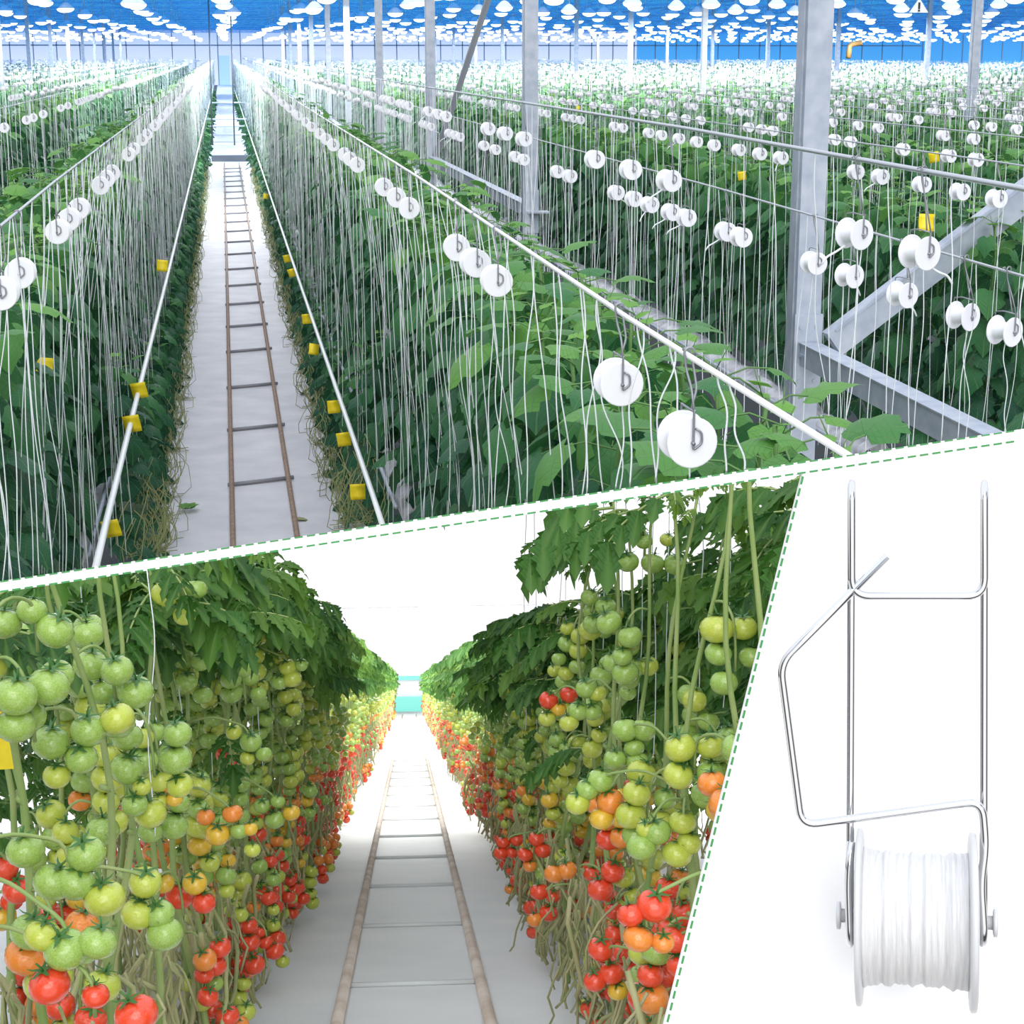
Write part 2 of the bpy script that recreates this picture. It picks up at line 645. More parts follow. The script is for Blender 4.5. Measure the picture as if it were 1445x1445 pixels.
# unseen fill lights added under the upper floor to brighten the far lane
for s_, e_, h_ in ((22, 1800, 3.0), (38, 4500, 5.4), (56, 7000, 7.0)):
    ld = bpy.data.lights.new('lane_fill', 'AREA')
    ld.shape = 'RECTANGLE'
    ld.size = 9
    ld.size_y = 14
    ld.energy = e_
    lo = bpy.data.objects.new('lane_fill', ld)
    lo.location = low(0, h_, s_)
    COL.objects.link(lo)

# ================================================================== WHITE BOARD AND THE TWINE HANGER ON IT
BD = 0.6                                  # distance of the board
MPP = BD / F
board_rot = cam.rotation_euler.to_matrix().to_4x4()


def bpx(x, y, z=0.0):                     # a point of the board, z towards the front, measured on the board's face
    k = (BD - z) / BD
    return ((x - 722.5) * MPP * k, (722.5 - y) * MPP * k, z)


rootm = Matrix.Translation(EYE + FWD * BD) @ board_rot
broot = bpy.data.objects.new('display_board', None)
broot.matrix_world = rootm
COL.objects.link(broot)
tag(broot, 'white display board with green dashed edges behind the steel twine hanger', 'board')
ytop = lambda x: 820 - 0.1488 * x
ybot = lambda x: 836 - 0.1482 * x
poly = [(-120, ytop(-120)), (1560, ytop(1560)), (1560, 1600), (899, 1600), (1133, 668), (-120, ybot(-120))]
bm = MB()
n = len(poly)
fr = [bpx(x, y, 0) for x, y in poly]
bk = [(p[0], p[1], -0.004) for p in fr]
# two convex pieces: the arm and the panel
bm.add(fr + bk, [(5, 4, 0), (0, 4, 1), (1, 4, 3, 2)] + [(6, 10, 11), (7, 10, 6), (8, 9, 10, 7)] + [(i, (i + 1) % n, (i + 1) % n + n, i + n) for i in range(n)])
bo = bm.build('panel', [M_['board']], broot, smooth=False)


def dashes(p, q, wpx, lpx, gpx, name, off=0.0):
    m = MB()
    a, c = Vector((p[0], p[1])), Vector((q[0], q[1]))
    d = (c - a)
    l = d.length
    d.normalize()
    nrm = Vector((-d.y, d.x))
    t = 0.0
    while t < l - lpx:
        cs = []
        for uu, vv_ in ((t, -1), (t + lpx, -1), (t + lpx, 1), (t, 1)):
            pt = a + d * uu + nrm * (vv_ * wpx / 2 + off)
            cs.append(pt)
        vs_ = [bpx(c_.x, c_.y, 0.0003) for c_ in cs] + [bpx(c_.x, c_.y, -0.0002) for c_ in cs]
        m.add(vs_, [(3, 2, 1, 0), (4, 5, 6, 7), (0, 1, 5, 4), (1, 2, 6, 5), (2, 3, 7, 6), (3, 0, 4, 7)])
        t += lpx + gpx
    o = m.build(name, [M_['dash']], broot, smooth=False)
    o['label'] = 'green dashed line'
    return o


dashes((0, ytop(0)), (1445, ytop(1445)), 2.0, 12, 5.5, 'dashed_line', 1.0)
dashes((0, ybot(0)), (1445, ybot(1445)), 2.6, 12, 5.5, 'dashed_line', -1.0)
dashes((1132, 672), (940, 1445), 3.2, 11.5, 5.5, 'dashed_line', -1.2)

# the steel hanger, hanging in front of the board and turned to face the camera
zf, zb = 0.0065, -0.0065
HC = EYE + ray(1296, 1010) * (BD - 0.046)
hz = -ray(1296, 722.5).normalized()
hy = UP.copy()
hz = (hz - hy * hz.dot(hy)).normalized()
hx = hy.cross(hz)
hroot = bpy.data.objects.new('twine_roller_hook', None)
hm = Matrix((hx, hy, hz)).transposed().to_4x4()
hm.translation = HC
hroot.matrix_world = hm
COL.objects.link(hroot)
tag(hroot, 'bent shiny steel wire hook carrying a clear twine spool against the white board', 'hook')
hinv = hm.inverted()


def hp(x, y, z):                          # the point seen at (x, y) lying z in front of the hanger's mid plane
    d = ray(x, y)
    t = ((HC - EYE).dot(hz) + z) / d.dot(hz)
    return hinv @ (EYE + d * t)


KH = (hp(1297, 1010, 0) - hp(1296, 1010, 0)).length


def arc_over(x, y, z0, z1, up):           # the bend from the front plane to the back plane
    o = []
    for i in range(9):
        a = pi * i / 8
        zz = (z0 + z1) / 2 + (z0 - z1) / 2 * math.cos(a)
        o.append(hp(x, y - up * 24 * math.sin(a), zz))
    return o


wr = 6.0 * KH
seg1 = fillet([hp(1252, 785, zf), hp(1101, 936, zf), hp(1131, 1165, zf), hp(1386, 1130, zf), hp(1391, 1195, zf), hp(1384, 1245, zf), hp(1388, 1308, zf)], 24 * KH, 7)
seg2 = arc_over(1388, 1308, zf, zb, -1)
seg3 = arc_over(1389, 706, zb, zf, 1)
seg4 = fillet([hp(1389, 706, zf), hp(1389, 841, zf), hp(1202, 841, zf), hp(1202, 706, zf)], 26 * KH, 8)
seg5 = arc_over(1202, 706, zf, zb, 1)
seg6 = arc_over(1199, 1308, zb, zf, -1)
seg7 = fillet([hp(1199, 1308, zf), hp(1197, 1245, zf), hp(1201, 1188, zf)], 20 * KH, 4)
path = seg1[:-1] + seg2 + seg3 + seg4[1:-1] + seg5 + seg6 + seg7[1:]
m = MB()
m.tube(path, wr, 18)
m.build('wire_frame', [M_['chrome']], hroot)
# the spool
SCN = hp(1293, 1297, 0)


def spx(x):
    return SCN.x + (x - 1293) * KH


rf = 127 * KH
cc0 = (0, SCN.y, 0)
m = MB()
m.lathe([(0.004, spx(1205)), (rf * .5, spx(1206)), (rf * 0.93, spx(1208)), (rf * .99, spx(1209)), (rf, spx(1211)), (rf, spx(1215)), (rf * 0.97, spx(1217)), (rf * .9, spx(1218)), (0.008, spx(1218))], 72, 'X', cc0)
m.lathe([(0.004, spx(1381)), (rf * .5, spx(1380)), (rf * 0.93, spx(1378)), (rf * .99, spx(1377)), (rf, spx(1374)), (rf, spx(1369)), (rf * 0.97, spx(1367)), (rf * .9, spx(1366)), (0.008, spx(1366))][::-1], 72, 'X', cc0)
m.lathe([(90 * KH, spx(1216)), (90 * KH, spx(1368))], 40, 'X', cc0)
for a_, b_ in ((1179, 1186), (1400, 1407)):
    m.lathe([(15 * KH, spx(a_)), (20 * KH, spx(a_ + 1)), (20 * KH, spx(b_ - 1)), (15 * KH, spx(b_))], 24, 'X', cc0)
m.lathe([(10 * KH, spx(1182)), (10 * KH, spx(1403))], 20, 'X', cc0)
so = m.build('spool', [M_['clearplastic']], hroot)
m = MB()
prof = [(60 * KH, spx(1217))]
for i in range(91):
    t = i / 90
    x = 1217 + t * 149
    r = 98 + 1.6 * math.sin(t * 31) + 1.3 * math.sin(t * 53 + 1) + .8 * math.sin(t * 97) - 5 * math.sin(pi * t)
    prof.append((r * KH, spx(x)))
prof.append((60 * KH, spx(1366)))
m.lathe(prof, 96, 'X', cc0)
m.build('wound_twine', [M_['spooltwine']], so)

# ================================================================== UPPER HOUSE
# columns and their braces
COLL = 3.55


def column(L, u, label, w_=0.2, z0=-4.1, parts=True):
    zb_ = max(EZ + z0, zcut(L, u) - 0.02)
    r = empty('steel_column', (L, u, zb_))
    tag(r, label, 'column', 'steel columns of the greenhouse')
    m = MB()
    top = EZ + 2.6 - zb_
    m.box((0, 0, top / 2), (w_ * 0.8, w_, top))
    m.box((-w_ * 0.4 - 0.004, -w_ * 0.25, top / 2), (0.014, 0.014, top))
    m.build('post', [M_['galv']], r, smooth=False)
    if parts:
        m = MB()
        m.box((w_ * 0.35, -w_ * 0.7, EZ - 1.83 - zb_), (w_ * 1.3, w_ * 0.9, 0.02))
        m.box((0, -w_ * 0.53, EZ - 1.83 - zb_), (w_ * 0.9, 0.02, 0.5))
        for a in (-1, 1):
            for c in (-1, 1):
                m.lathe([(0.014, -0.01), (0.014, 0.012)], 6, 'Y', (a * w_ * 0.25, -w_ * 0.56, EZ - 1.83 - zb_ + c * 0.17))
        m.build('bracket', [M_['galv']], r, smooth=False)
    return r


cl = ['thick galvanised column nearest the camera, with a bracket holding two braces', 'second steel column from the camera, joined to the third by a rail',
      'third steel column of the main line, with a leaning strut', 'fourth steel column of the main line', 'fifth steel column of the main line']
for i, (px_, w__) in enumerate(((1149, .2), (748, .2), (607, .2), (535, .2), (490, .2))):
    d = ray(px_, 74)
    u = COLL * d.y / d.x
    column(COLL, u, cl[i], w__, parts=i < 3)
    if i == 0:
        U1 = u
    if i == 1:
        U2 = u
    if i == 2:
        U3 = u
for i in range(5):
    column(COLL, 62 + i * 11.5, f'small distant steel column of the main line, {ORD[5 + i]} from the camera', parts=False)
for i in range(10):
    column(15.0, 35 + i * 10.5, f'steel column {ORD[i]} from the camera in the line across the wide spool field', parts=False)
for i in range(8):
    column(27.0, 57 + i * 10.5, f'slim steel column {ORD[i]} from the camera in the outer line of the spool field', parts=False)
for i in range(10):
    column(-8.3, 61 + i * 10.5, f'steel column {ORD[i]} from the camera beyond the rows on the left', parts=False)


def beam(name, a, b_, wx, wz, label, cat='beam', mt='galv', clip='above'):
    m = MB()
    a, b_ = Vector(a), Vector(b_)
    m.bar(a, b_, wx, wz)
    m.bar(a + Vector((0, 0, wz / 2 + .004)), b_ + Vector((0, 0, wz / 2 + .004)), wx * 1.25, 0.008)
    o = m.build(name, [M_[mt]], None, smooth=False, clip=clip)
    return tag(o, label, cat)


zr_ = EZ - 1.83
beam('rail_beam', (COLL, U1 - .12, zr_), (COLL, 6.0, zr_), 0.1, 0.14, 'galvanised rail running from the bracket of the nearest column towards the camera')
beam('rail_beam', (COLL, U2 + .1, zr_), (COLL, U3 - .1, zr_), 0.1, 0.14, 'galvanised rail between the second and third columns')
beam('diagonal_brace', (COLL + .14, U1 - .16, EZ - 1.76), (COLL + 2.4, U1 - .1, EZ - .10), 0.1, 0.17, 'thick diagonal steel brace rising from the nearest column', 'brace')
beam('diagonal_brace', (COLL + .05, U3 - .22, EZ - 1.75), (COLL + 1.24, U3 - .22, EZ + 1.6), 0.1, 0.1, 'dark strut leaning across the blue roof from the third column', 'brace', 'galvdark')
beam('diagonal_brace', (COLL - .03, U2 + .15, EZ - 1.9), (COLL - .03, U2 + 3.4, EZ - 2.9), 0.08, 0.09, 'short strut under the rail beside the second column', 'brace')
beam('diagonal_brace', (15.2, 34.75, EZ - 1.74), (18.6, 34.75, EZ - .66), 0.12, 0.14, 'grey brace rising from the far column in the spool field', 'brace')
beam('rail_beam', (15.05, 34.85, EZ - 1.85), (19, 34.85, EZ - 1.9), 0.12, 0.14, 'grey crossbar at the far column in the spool field')

# crop wires: (L, z of the wire, drop to the reel centre, name of the row for labels)
LINES = [(0.90, -0.583, 0.175, 'the wire right of the aisle'),
         (2.10, -0.347, 0.25, 'the thick grey wire'),
         (2.70, -0.74, 0.215, 'the thin low wire'),
         (4.40, -0.62, 0.20, 'the wire over the dark leaf wall')]
for k in range(44):
    LINES.append((5.7 + 1.35 * k, -0.60, 0.2, 'a far wire of the spool field'))
LEFT0 = len(LINES)
LINES.append((-0.74, -0.552, 0.21, 'the wire left of the aisle'))
for k in range(22):
    LINES.append((-2.30 - 1.35 * k, -0.56, 0.21, 'a wire beyond the left row' if k else 'the second wire left of the aisle'))


def u_border(L, z):                       # where a level line at (L, z) meets the divider plane
    return max(2.0, -(DIVN.x * L + DIVN.z * z) / DIVN.y + 0.02)


wire_names = {0: 'thick taut white crop wire along the right side of the aisle', 1: 'thick grey crop wire passing before the big column', 2: 'thin crop wire passing behind the big column',
              3: 'crop wire over the dark wall of leaves', LEFT0: 'taut crop wire along the left side of the aisle', LEFT0 + 1: 'second crop wire left of the aisle'}
for i, (L, z, h, nm) in enumerate(LINES):
    if i > 12 and i < LEFT0 or i > LEFT0 + 6:
        continue
    u0 = u_border(L, z)
    m = MB()
    r = 0.0062 if i == 0 else 0.0085 if i == 1 else 0.0052
    pts = [(L, u0 + (UEND - 20 - u0) * (t / 12) ** 2, EZ + z - (0.01 * math.sin(t * 2.1))) for t in range(13)]
    m.tube(pts, r, 8)
    o = m.build('crop_wire', [M_['pipe'] if i == 0 else M_['wire']])
    side = 'left' if i >= LEFT0 else 'right'
    num = i - LEFT0 if i >= LEFT0 else i
    tag(o, wire_names.get(i, f'{ORD[num]} crop wire counted from the aisle to the {side}'), 'wire', 'crop wires')

# ---- reels hanging on hooks
REEL_R, REEL_W = 0.0525, 0.078


def reel_mesh(n=28):
    m = MB()
    w2 = REEL_W / 2
    half = [(0.004, -w2), (REEL_R * .93, -w2), (REEL_R * .98, -w2), (REEL_R, -w2 + .0015), (REEL_R, -w2 + .003), (REEL_R * .98, -w2 + .0045), (REEL_R * .9, -w2 + .0045), (0.036, -w2 + .006), (0.0335, -w2 + .012), (0.031, 0)]
    m.lathe(half + [(r, -h) for r, h in half[-2::-1]], n, 'Y')
    return m


def hook_mesh(drop):
    m = MB()
    r = 0.0026
    y0 = -REEL_W / 2 - 0.006
    y1 = -y0
    zt = REEL_R + 0.012
    # open hook over the wire, shank, spreader bar, leg with a bent loop on the near flange, leg on the far flange
    p = [(0.012, 0, drop - .006), (0.010, 0, drop + .010), (-.001, 0, drop + .013), (-.010, 0, drop + .006), (-.006, 0, drop - .03), (0.0, y0 * .5, zt + (drop - zt) * .4), (0.0, y0, zt)]
    m.tube(fillet(p, 0.012, 3), r, 6)
    m.tube(fillet([(0.003, y0, zt + .004), (0.0, y0, zt), (0.0, y0, -.014), (0.018, y0, .0), (0.017, y0, .022), (0.004, y0, .030)], 0.006, 3), r, 6)
    m.tube(fillet([(0.0, y0, zt), (-.012, 0, zt + .008), (0.0, y1, zt), (0, y1, -.01)], 0.008, 3), r * .9, 6)
    m.tube(fillet([(0.0, y0 * .6, zt + .004), (.018, .0, zt + (drop - zt) * .35), (.012, .02, drop - .01), (.004, .02, drop + .01), (-.008, .02, drop + .004)], 0.01, 3), r, 6)
    m.tube([(0, y0 - .004, 0), (0, y1 + .004, 0)], 0.004, 8)
    return m


def twine_mb(seed, n=12, r=0.0020, amp=0.02, k=5, sides=4):
    rr = random.Random(seed)
    m = MB()
    ph = [rr.uniform(0, 6.28) for _ in range(4)]
    fq = [rr.uniform(2, 5), rr.uniform(7, 12)]
    pts = []
    for i in range(n + 1):
        t = i / n
        e = math.sin(pi * min(1, t * 1.6)) if t < .3 else 1
        pts.append((amp * (math.sin(fq[0] * t + ph[0]) - math.sin(ph[0])) + amp * .5 * e * math.sin(fq[1] * t + ph[1]), amp * .7 * e * math.sin(fq[0] * 1.3 * t + ph[2]), -t))
    m.tube(pts, r, sides)
    return m


reel_me = reel_mesh().mesh('reel', [M_['reel']])
hook_me = {}
twine_me = [twine_mb(i, 26, amp=0.010 + .006 * (i % 3)).mesh('twine', [M_['twine']]) for i in range(8)]
tail_mb = MB()
tail_mb.tube(fillet([(0.03, 0, -.04), (.06, 0, -.06), (.10, .02, -.075), (.115, .02, -.10)], .02, 3), 0.004, 5)
tail_me = tail_mb.mesh('loose_end', [M_['twine']])

spools = []                               # (u, L, z of reel, line, seed)
PX = {0: [(980, 627), (880, 543), (704, 397), (673, 373), (647, 357), (579, 294), (561, 281), (543, 264), (505, 235), (495, 229), (487, 223), (471, 212), (461, 207), (452, 200), (440, 189), (432, 182)],
      1: [(1308, 353), (1214, 330), (948, 255), (893, 246), (842, 230), (741, 200), (714, 192), (690, 183), (630, 170), (618, 165), (605, 162)],
      2: [(1428, 467), (1368, 445), (1281, 413), (1205, 388), (1154, 367), (1050, 330), (1028, 320), (972, 299), (950, 289), (920, 276), (897, 266), (872, 250), (806, 233), (788, 230), (740, 222), (728, 218), (700, 209), (684, 205)],
      3: [(1412, 282), (1360, 271), (1306, 256), (1247, 242), (1212, 231), (1105, 218), (1075, 215), (1045, 212), (1010, 208), (985, 206), (960, 201), (935, 197), (917, 193), (880, 188), (868, 185)],
      LEFT0: [(0, 412), (26, 379), (80, 315), (96, 298), (110, 282), (140, 250), (149, 243), (157, 238), (181, 214), (188, 208), (200, 194), (207, 188)],
      LEFT0 + 1: [(5, 178), (36, 164), (46, 160), (60, 155), (85, 145), (95, 142)]}
for i, (L, z, h, nm) in enumerate(LINES):
    u = u_border(L, z) + R.uniform(.5, 2)
    lst = []
    if i in PX:
        for (x, y) in PX[i]:
            lst.append(up_u(x, y, L) + 0.06)
        u = max(lst) + 2.0
    k = 0
    rr = random.Random(i)
    if i > 3 and i != LEFT0 and i != LEFT0 + 1:
        u = max(u, abs(L) * 1.9 if L > 0 else abs(L) * 6)
    while u < 200:
        for g in range(3):
            lst.append(u + g * (.5 if i in PX else rr.uniform(.35, .8)))
        u += 2.6 if u < 60 else 3.4 if u < 110 else 5.5
        u += rr.uniform(-.4, .4)
    for u in lst:
        spools.append((u, L, z - h, i, rr.randint(0, 999)))


def in_frame(x, y, z, mg=60):
    a, c, k = pix((x, y, z))
    return k > 0 and -mg < a < 1445 + mg and -mg < c < 900


spools = [s for s in spools if in_frame(s[1], s[0], EZ + s[2])]
spools.sort(key=lambda s: s[0])
near, far = spools[:300], spools[300:]
cnt = {}
for (u, L, z, i, sd) in near:
    hgt = LINES[i][2]
    if i not in hook_me:
        hook_me[i] = hook_mesh(hgt).mesh('hook', [M_['hook']])
    n = cnt.get(i, 0)
    cnt[i] = n + 1
    r = empty('twine_reel', (L, u, EZ + z), R.uniform(-.09, .09) + (.42 if i in (1, 2) and u < 8 and L / u > .3 else .2 if 0 < i < 30 else 0))
    row = LINES[i][3]
    if row.startswith('a '):
        side = i - LEFT0 if i >= LEFT0 else i
        row = f'the {ordw(side)} wire {"left" if i >= LEFT0 else "right"} of the aisle'
    tag(r, f'white twine reel, {ordw(n)} from the camera on {row}', 'reel', 'white twine reels hung on the crop wires')
    link('reel', reel_me, r)
    link('hook', hook_me[i], r)
    ln = (1.75 if L > 0 else 1.75) + (sd % 30) * .01
    ln = min(ln, EZ + z - zcut(L, u) - .04)
    if ln > .1:
        link('twine', twine_me[sd % 8], r, (R.uniform(-.02, .02), R.uniform(-.04, .04), -.03), (sd % 7) * .9, (1, 1, ln))
    if sd % 3 == 0 and i in (1, 2, 3):
        link('loose_end', tail_me, r, (0, 0, 0), R.uniform(-.5, .5) + (pi if sd % 2 else 0))

lo8 = MB()
w2 = REEL_W / 2
lo8.lathe([(REEL_R, -w2), (REEL_R, -w2 + .012), (0.034, -w2 + .02), (.034, w2 - .02), (REEL_R, w2 - .012), (REEL_R, w2)], 9, 'Y')
lo6 = MB()
lo6.lathe([(REEL_R, -w2), (REEL_R, w2)], 8, 'Y')
inst = [((0 if u < 70 else 1), L, u, EZ + z + R.uniform(-.04, .03), (1, 1.0, 1), 0) for (u, L, z, i, sd) in far]
print('far reels', len(inst))
o = link('distant_reels', scatter_mesh('distant_reels', [lo8, lo6], inst, [M_['reel']]))
tag(o, 'countless small white reels hung over the far rows', 'reels', None, 'stuff')

# ---- twines hanging from the wires to the plants
strs = []
for i, (L, z, h, nm) in enumerate(LINES):
    rr = random.Random(500 + i)
    u = u_border(L, z) + .05
    if i > 3 and i < LEFT0:
        u = max(u, L * 1.9)
    if i > LEFT0 + 1:
        u = max(u, -L * 6)
    while u < 170:
        sp = .36 if i == 0 else .30 if i == LEFT0 else .36
        u += sp * rr.uniform(.5, 1.5) * (1 if u < 50 else 1.6 if u < 90 else 2.6)
        strs.append((u, L, z, i, rr.randint(0, 9999), rr.uniform(-.07, .12)))
        if i in (0, LEFT0):
            strs.append((u + rr.uniform(-.1, .1), L, z, i, rr.randint(0, 9999), rr.uniform(.1, .4)))
strs = [s for s in strs if in_frame(s[1], s[0], EZ + s[2] - .3, 30)]
strs.sort(key=lambda s: s[0])
ti = 0
far_inst = []
tn = {}
for (u, L, z, i, sd, lean) in strs:
    lean *= 1 if L > 0 else -1
    top = EZ + z
    bot = EZ - 2.75 - (sd % 40) * .004
    bot = max(bot, zcut(L, u) + .01)
    if top - bot < .15:
        continue
    if ti < 300:
        o = link('support_twine', twine_me[sd % 8], None, (L, u, top), 0, (1, 1, top - bot))
        o.rotation_euler = (0, -math.atan(lean / 2.2), 0)
        n = tn.get(i, 0)
        tn[i] = n + 1
        row = LINES[i][3]
        if row.startswith('a '):
            row = f'the {ordw(i - LEFT0 if i >= LEFT0 else i)} wire {"left" if i >= LEFT0 else "right"} of the aisle'
        tag(o, f'white support twine, {ordw(n) or "a later one"} from the camera along {row}', 'twine', f'white support twines along {row}')
        ti += 1
    else:
        far_inst.append((sd % 6, L + lean * .5, u, top, (1, 1, top - bot), (sd % 13) * .5))
lt = [twine_mb(40 + i, 5, 0.0030, 0.016, sides=3) for i in range(6)]
print('far twines', len(far_inst))
tag(link('distant_twines', scatter_mesh('distant_twines', lt, far_inst, [M_['twine']])), 'thin white twines hanging over the far rows', 'twines', None, 'stuff')

# ---- cucumber plants
HALF = [(0.0, -.02), (.17, -.17), (.38, -.12), (.52, .08), (.47, .27), (.57, .42), (.41, .60), (.29, .66), (.14, .86)]
OUT = HALF + [(0, 1.0)] + [(-x, y) for x, y in HALF[:0:-1]]


def add_leaf(m, base_, t, nrm, size, tint, mat_=0, rr=R, simple=False):
    t = Vector(t).normalized()
    nrm = Vector(nrm)
    nrm = (nrm - t * nrm.dot(t)).normalized()
    x = t.cross(nrm)
    base_ = Vector(base_)
    droop = rr.uniform(.3, .65)
    cup = rr.uniform(-.45, .1)

    def P(a, c_, k=1.0):
        z = -droop * max(0, c_ - .15) ** 2 + cup * a * a - .10 * abs(a) + (0.035 * math.sin(9 * math.atan2(a, c_ - .3) + rr_ph) if k > .9 else 0.02)
        return base_ + (x * a + t * c_ + nrm * z) * size
    rr_ph = rr.uniform(0, 6)
    if simple:
        o = [(0, 0), (.45, -.05), (.52, .4), (0, 1), (-.52, .4), (-.45, -.05)]
        vs_ = [P(*q) for q in o] + [P(0, .35)]
        tn_ = [(tint, q[0] + .5, q[1]) for q in o] + [(tint, .5, .35)]
        m.add(vs_, [(i, (i + 1) % 6, 6) for i in range(6)], mat_, tn_)
        return
    n = len(OUT)
    inner = [(a * .55, .3 + (c_ - .3) * .55) for a, c_ in OUT]
    vs_ = [P(*q) for q in OUT] + [P(q[0], q[1], .5) for q in inner] + [P(0, .3, .5)]
    tn_ = [(tint, q[0] + .5, q[1]) for q in OUT] + [(tint, q[0] + .5, q[1]) for q in inner] + [(tint, .5, .3)]
    fs_ = [(i, (i + 1) % n, n + (i + 1) % n, n + i) for i in range(n)] + [(n + i, n + (i + 1) % n, 2 * n) for i in range(n)]
    m.add(vs_, fs_, mat_, tn_)


CH = 1.72                                 # height of the leafy part


def cucumber(seed, nl=44, simple=False, spread=.20, dark=0.0, origin=(0, 0, 0)):
    rr = random.Random(seed)
    m, st = MB(), MB()
    ox, oy, oz = origin
    pts = [(ox + .02 * math.sin(i * 1.3 + seed), oy + .02 * math.cos(i * 1.7 + seed), oz + i * CH / 9) for i in range(10)]
    st.tube(pts, 0.008, 5)
    for i in range(nl):
        f = (i + rr.uniform(0, .8)) / nl
        z = f * CH + .03
        a = i * 2.4 + rr.uniform(-.5, .5)
        o = Vector((math.cos(a), math.sin(a), 0))
        be = rr.uniform(.45, 1.2)
        if f > .94:
            be = rr.uniform(-.5, .3)
        t = o * math.cos(be) - Vector((0, 0, 1)) * math.sin(be)
        nr = o * math.sin(be) + Vector((0, 0, 1)) * math.cos(be)
        size = rr.uniform(.155, .225) * (1 if f < .88 else .45 + .5 * rr.random())
        b0 = Vector((ox, oy, oz + z))
        bp = b0 + o * rr.uniform(.06, spread) + Vector((0, 0, rr.uniform(0, .06)))
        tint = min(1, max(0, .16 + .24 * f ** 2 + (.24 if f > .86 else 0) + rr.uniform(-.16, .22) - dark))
        if not simple:
            st.tube([b0, b0.lerp(bp, .6) + Vector((0, 0, .02)), bp], 0.003, 4, cap=False)
        add_leaf(m, bp, t, nr, size, tint, 0, rr, simple)
    for i in range(2):                    # pale shoots on top
        z = oz + CH + i * .04
        a = i * 2.2 + seed
        o = Vector((math.cos(a), math.sin(a), .6))
        if not simple:
            add_leaf(m, (ox, oy, z), o, (0, 0, 1), rr.uniform(.05, .09), .97, 0, rr, True)
            st.tube([(ox, oy, z - .04), Vector((ox, oy, z)) + o * .03, Vector((ox, oy, z + .03)) + o * .05], .002, 4)
    return m, st


protos = [cucumber(i) for i in range(6)]
proto_me = [(a.mesh('foliage', [M_['cucleaf']]), c.mesh('stem', [M_['cucstem']])) for a, c in protos]
simple_protos = [cucumber(60 + i, 26, True)[0] for i in range(4)]
rows = [('the first row right of the aisle', [1.22, 1.58]), ('the row behind the big column', [4.72, 5.15]), ('the third row right of the aisle', [7.4, 7.85])]
for k in range(18):
    rows.append((f'the {ordw(k + 3)} row right of the aisle', [10.1 + 2.7 * k, 10.55 + 2.7 * k]))
nright = len(rows)
rows.append(('the first row left of the aisle', [-1.08, -1.46]))
rows.append(('the second row left of the aisle', [-3.6, -4.0]))
for k in range(6):
    rows.append((f'the {ordw(k + 2)} row left of the aisle', [-6.4 - 2.7 * k, -6.8 - 2.7 * k]))
plants = []
for ri, (nm, Ls) in enumerate(rows):
    for li, L in enumerate(Ls):
        rr = random.Random(900 + ri * 5 + li)
        u = u_border(L, -1.05) + li * .2 - .2
        if 3 <= ri < nright:
            u = max(u, L * 1.9)
        if ri > nright + 1:
            u = max(u, -L * 5)
        step = .43 if ri in (0, nright) else .5
        while u < 190:
            plants.append((u, L + rr.uniform(-.06, .06), ri, li, rr.randint(0, 9999)))
            u += step * rr.uniform(.85, 1.15) * (1 if u < 60 else 1.7 if u < 100 else 3)
plants = [p for p in plants if in_frame(p[1], p[0], EZ - 1.0, 90)]
plants.sort(key=lambda p: p[0])
pn = {}
far_inst = []
for idx, (u, L, ri, li, sd) in enumerate(plants):
    z0 = EZ - 2.75
    if idx < 300:
        key = (ri, li)
        n = pn.get(key, 0)
        pn[key] = n + 1
        half = 'inner' if (li == 0) else 'outer'
        lab = f'{ordw(n)} cucumber plant from camera, {half} line of {rows[ri][0]}'
        zc_ = min(zcut(L - .5, u - .5), zcut(L + .5, u + .5))
        zc2 = max(zcut(L - .5, u - .5), zcut(L + .5, u + .5), zcut(L - .5, u + .5), zcut(L + .5, u - .5))
        if zc2 > z0 - .1:                 # stands across the divider: its own mesh, ending there
            if zc_ > z0 + CH + .3:
                continue
            a, c = cucumber(sd, origin=(L, u, z0))
            r = empty('cucumber_plant', (L, u, max(z0, zcut(L, u))))
            off = Vector(r.location)
            fo = link('foliage', a.mesh('foliage', [M_['cucleaf']], clip='above'), r)
            if not len(fo.data.polygons):
                bpy.data.objects.remove(fo)
                bpy.data.objects.remove(r)
                continue
            fo.location = -off
            sm = c.mesh('stem', [M_['cucstem']], clip='above')
            if len(sm.polygons):
                link('stem', sm, r, -off)
        else:
            r = empty('cucumber_plant', (L, u, z0), (sd % 62) * .1)
            a, c = proto_me[sd % 6]
            s = .95 + (sd % 11) * .012
            link('foliage', a, r, scale=(1, 1, s))
            link('stem', c, r, scale=(1, 1, s))
        tag(r, lab, 'cucumber plant', 'cucumber plants in the greenhouse rows')
    else:
        far_inst.append((sd % 4, L, u, z0, (1.1, 1.1, .95 + (sd % 11) * .012), (sd % 62) * .1))
print('far plants', len(far_inst))
tag(link('distant_cucumber_foliage', scatter_mesh('distant_cucumber_foliage', simple_protos, far_inst, [M_['cucleaf']])), 'green cucumber foliage filling the far rows', 'foliage', None, 'stuff')

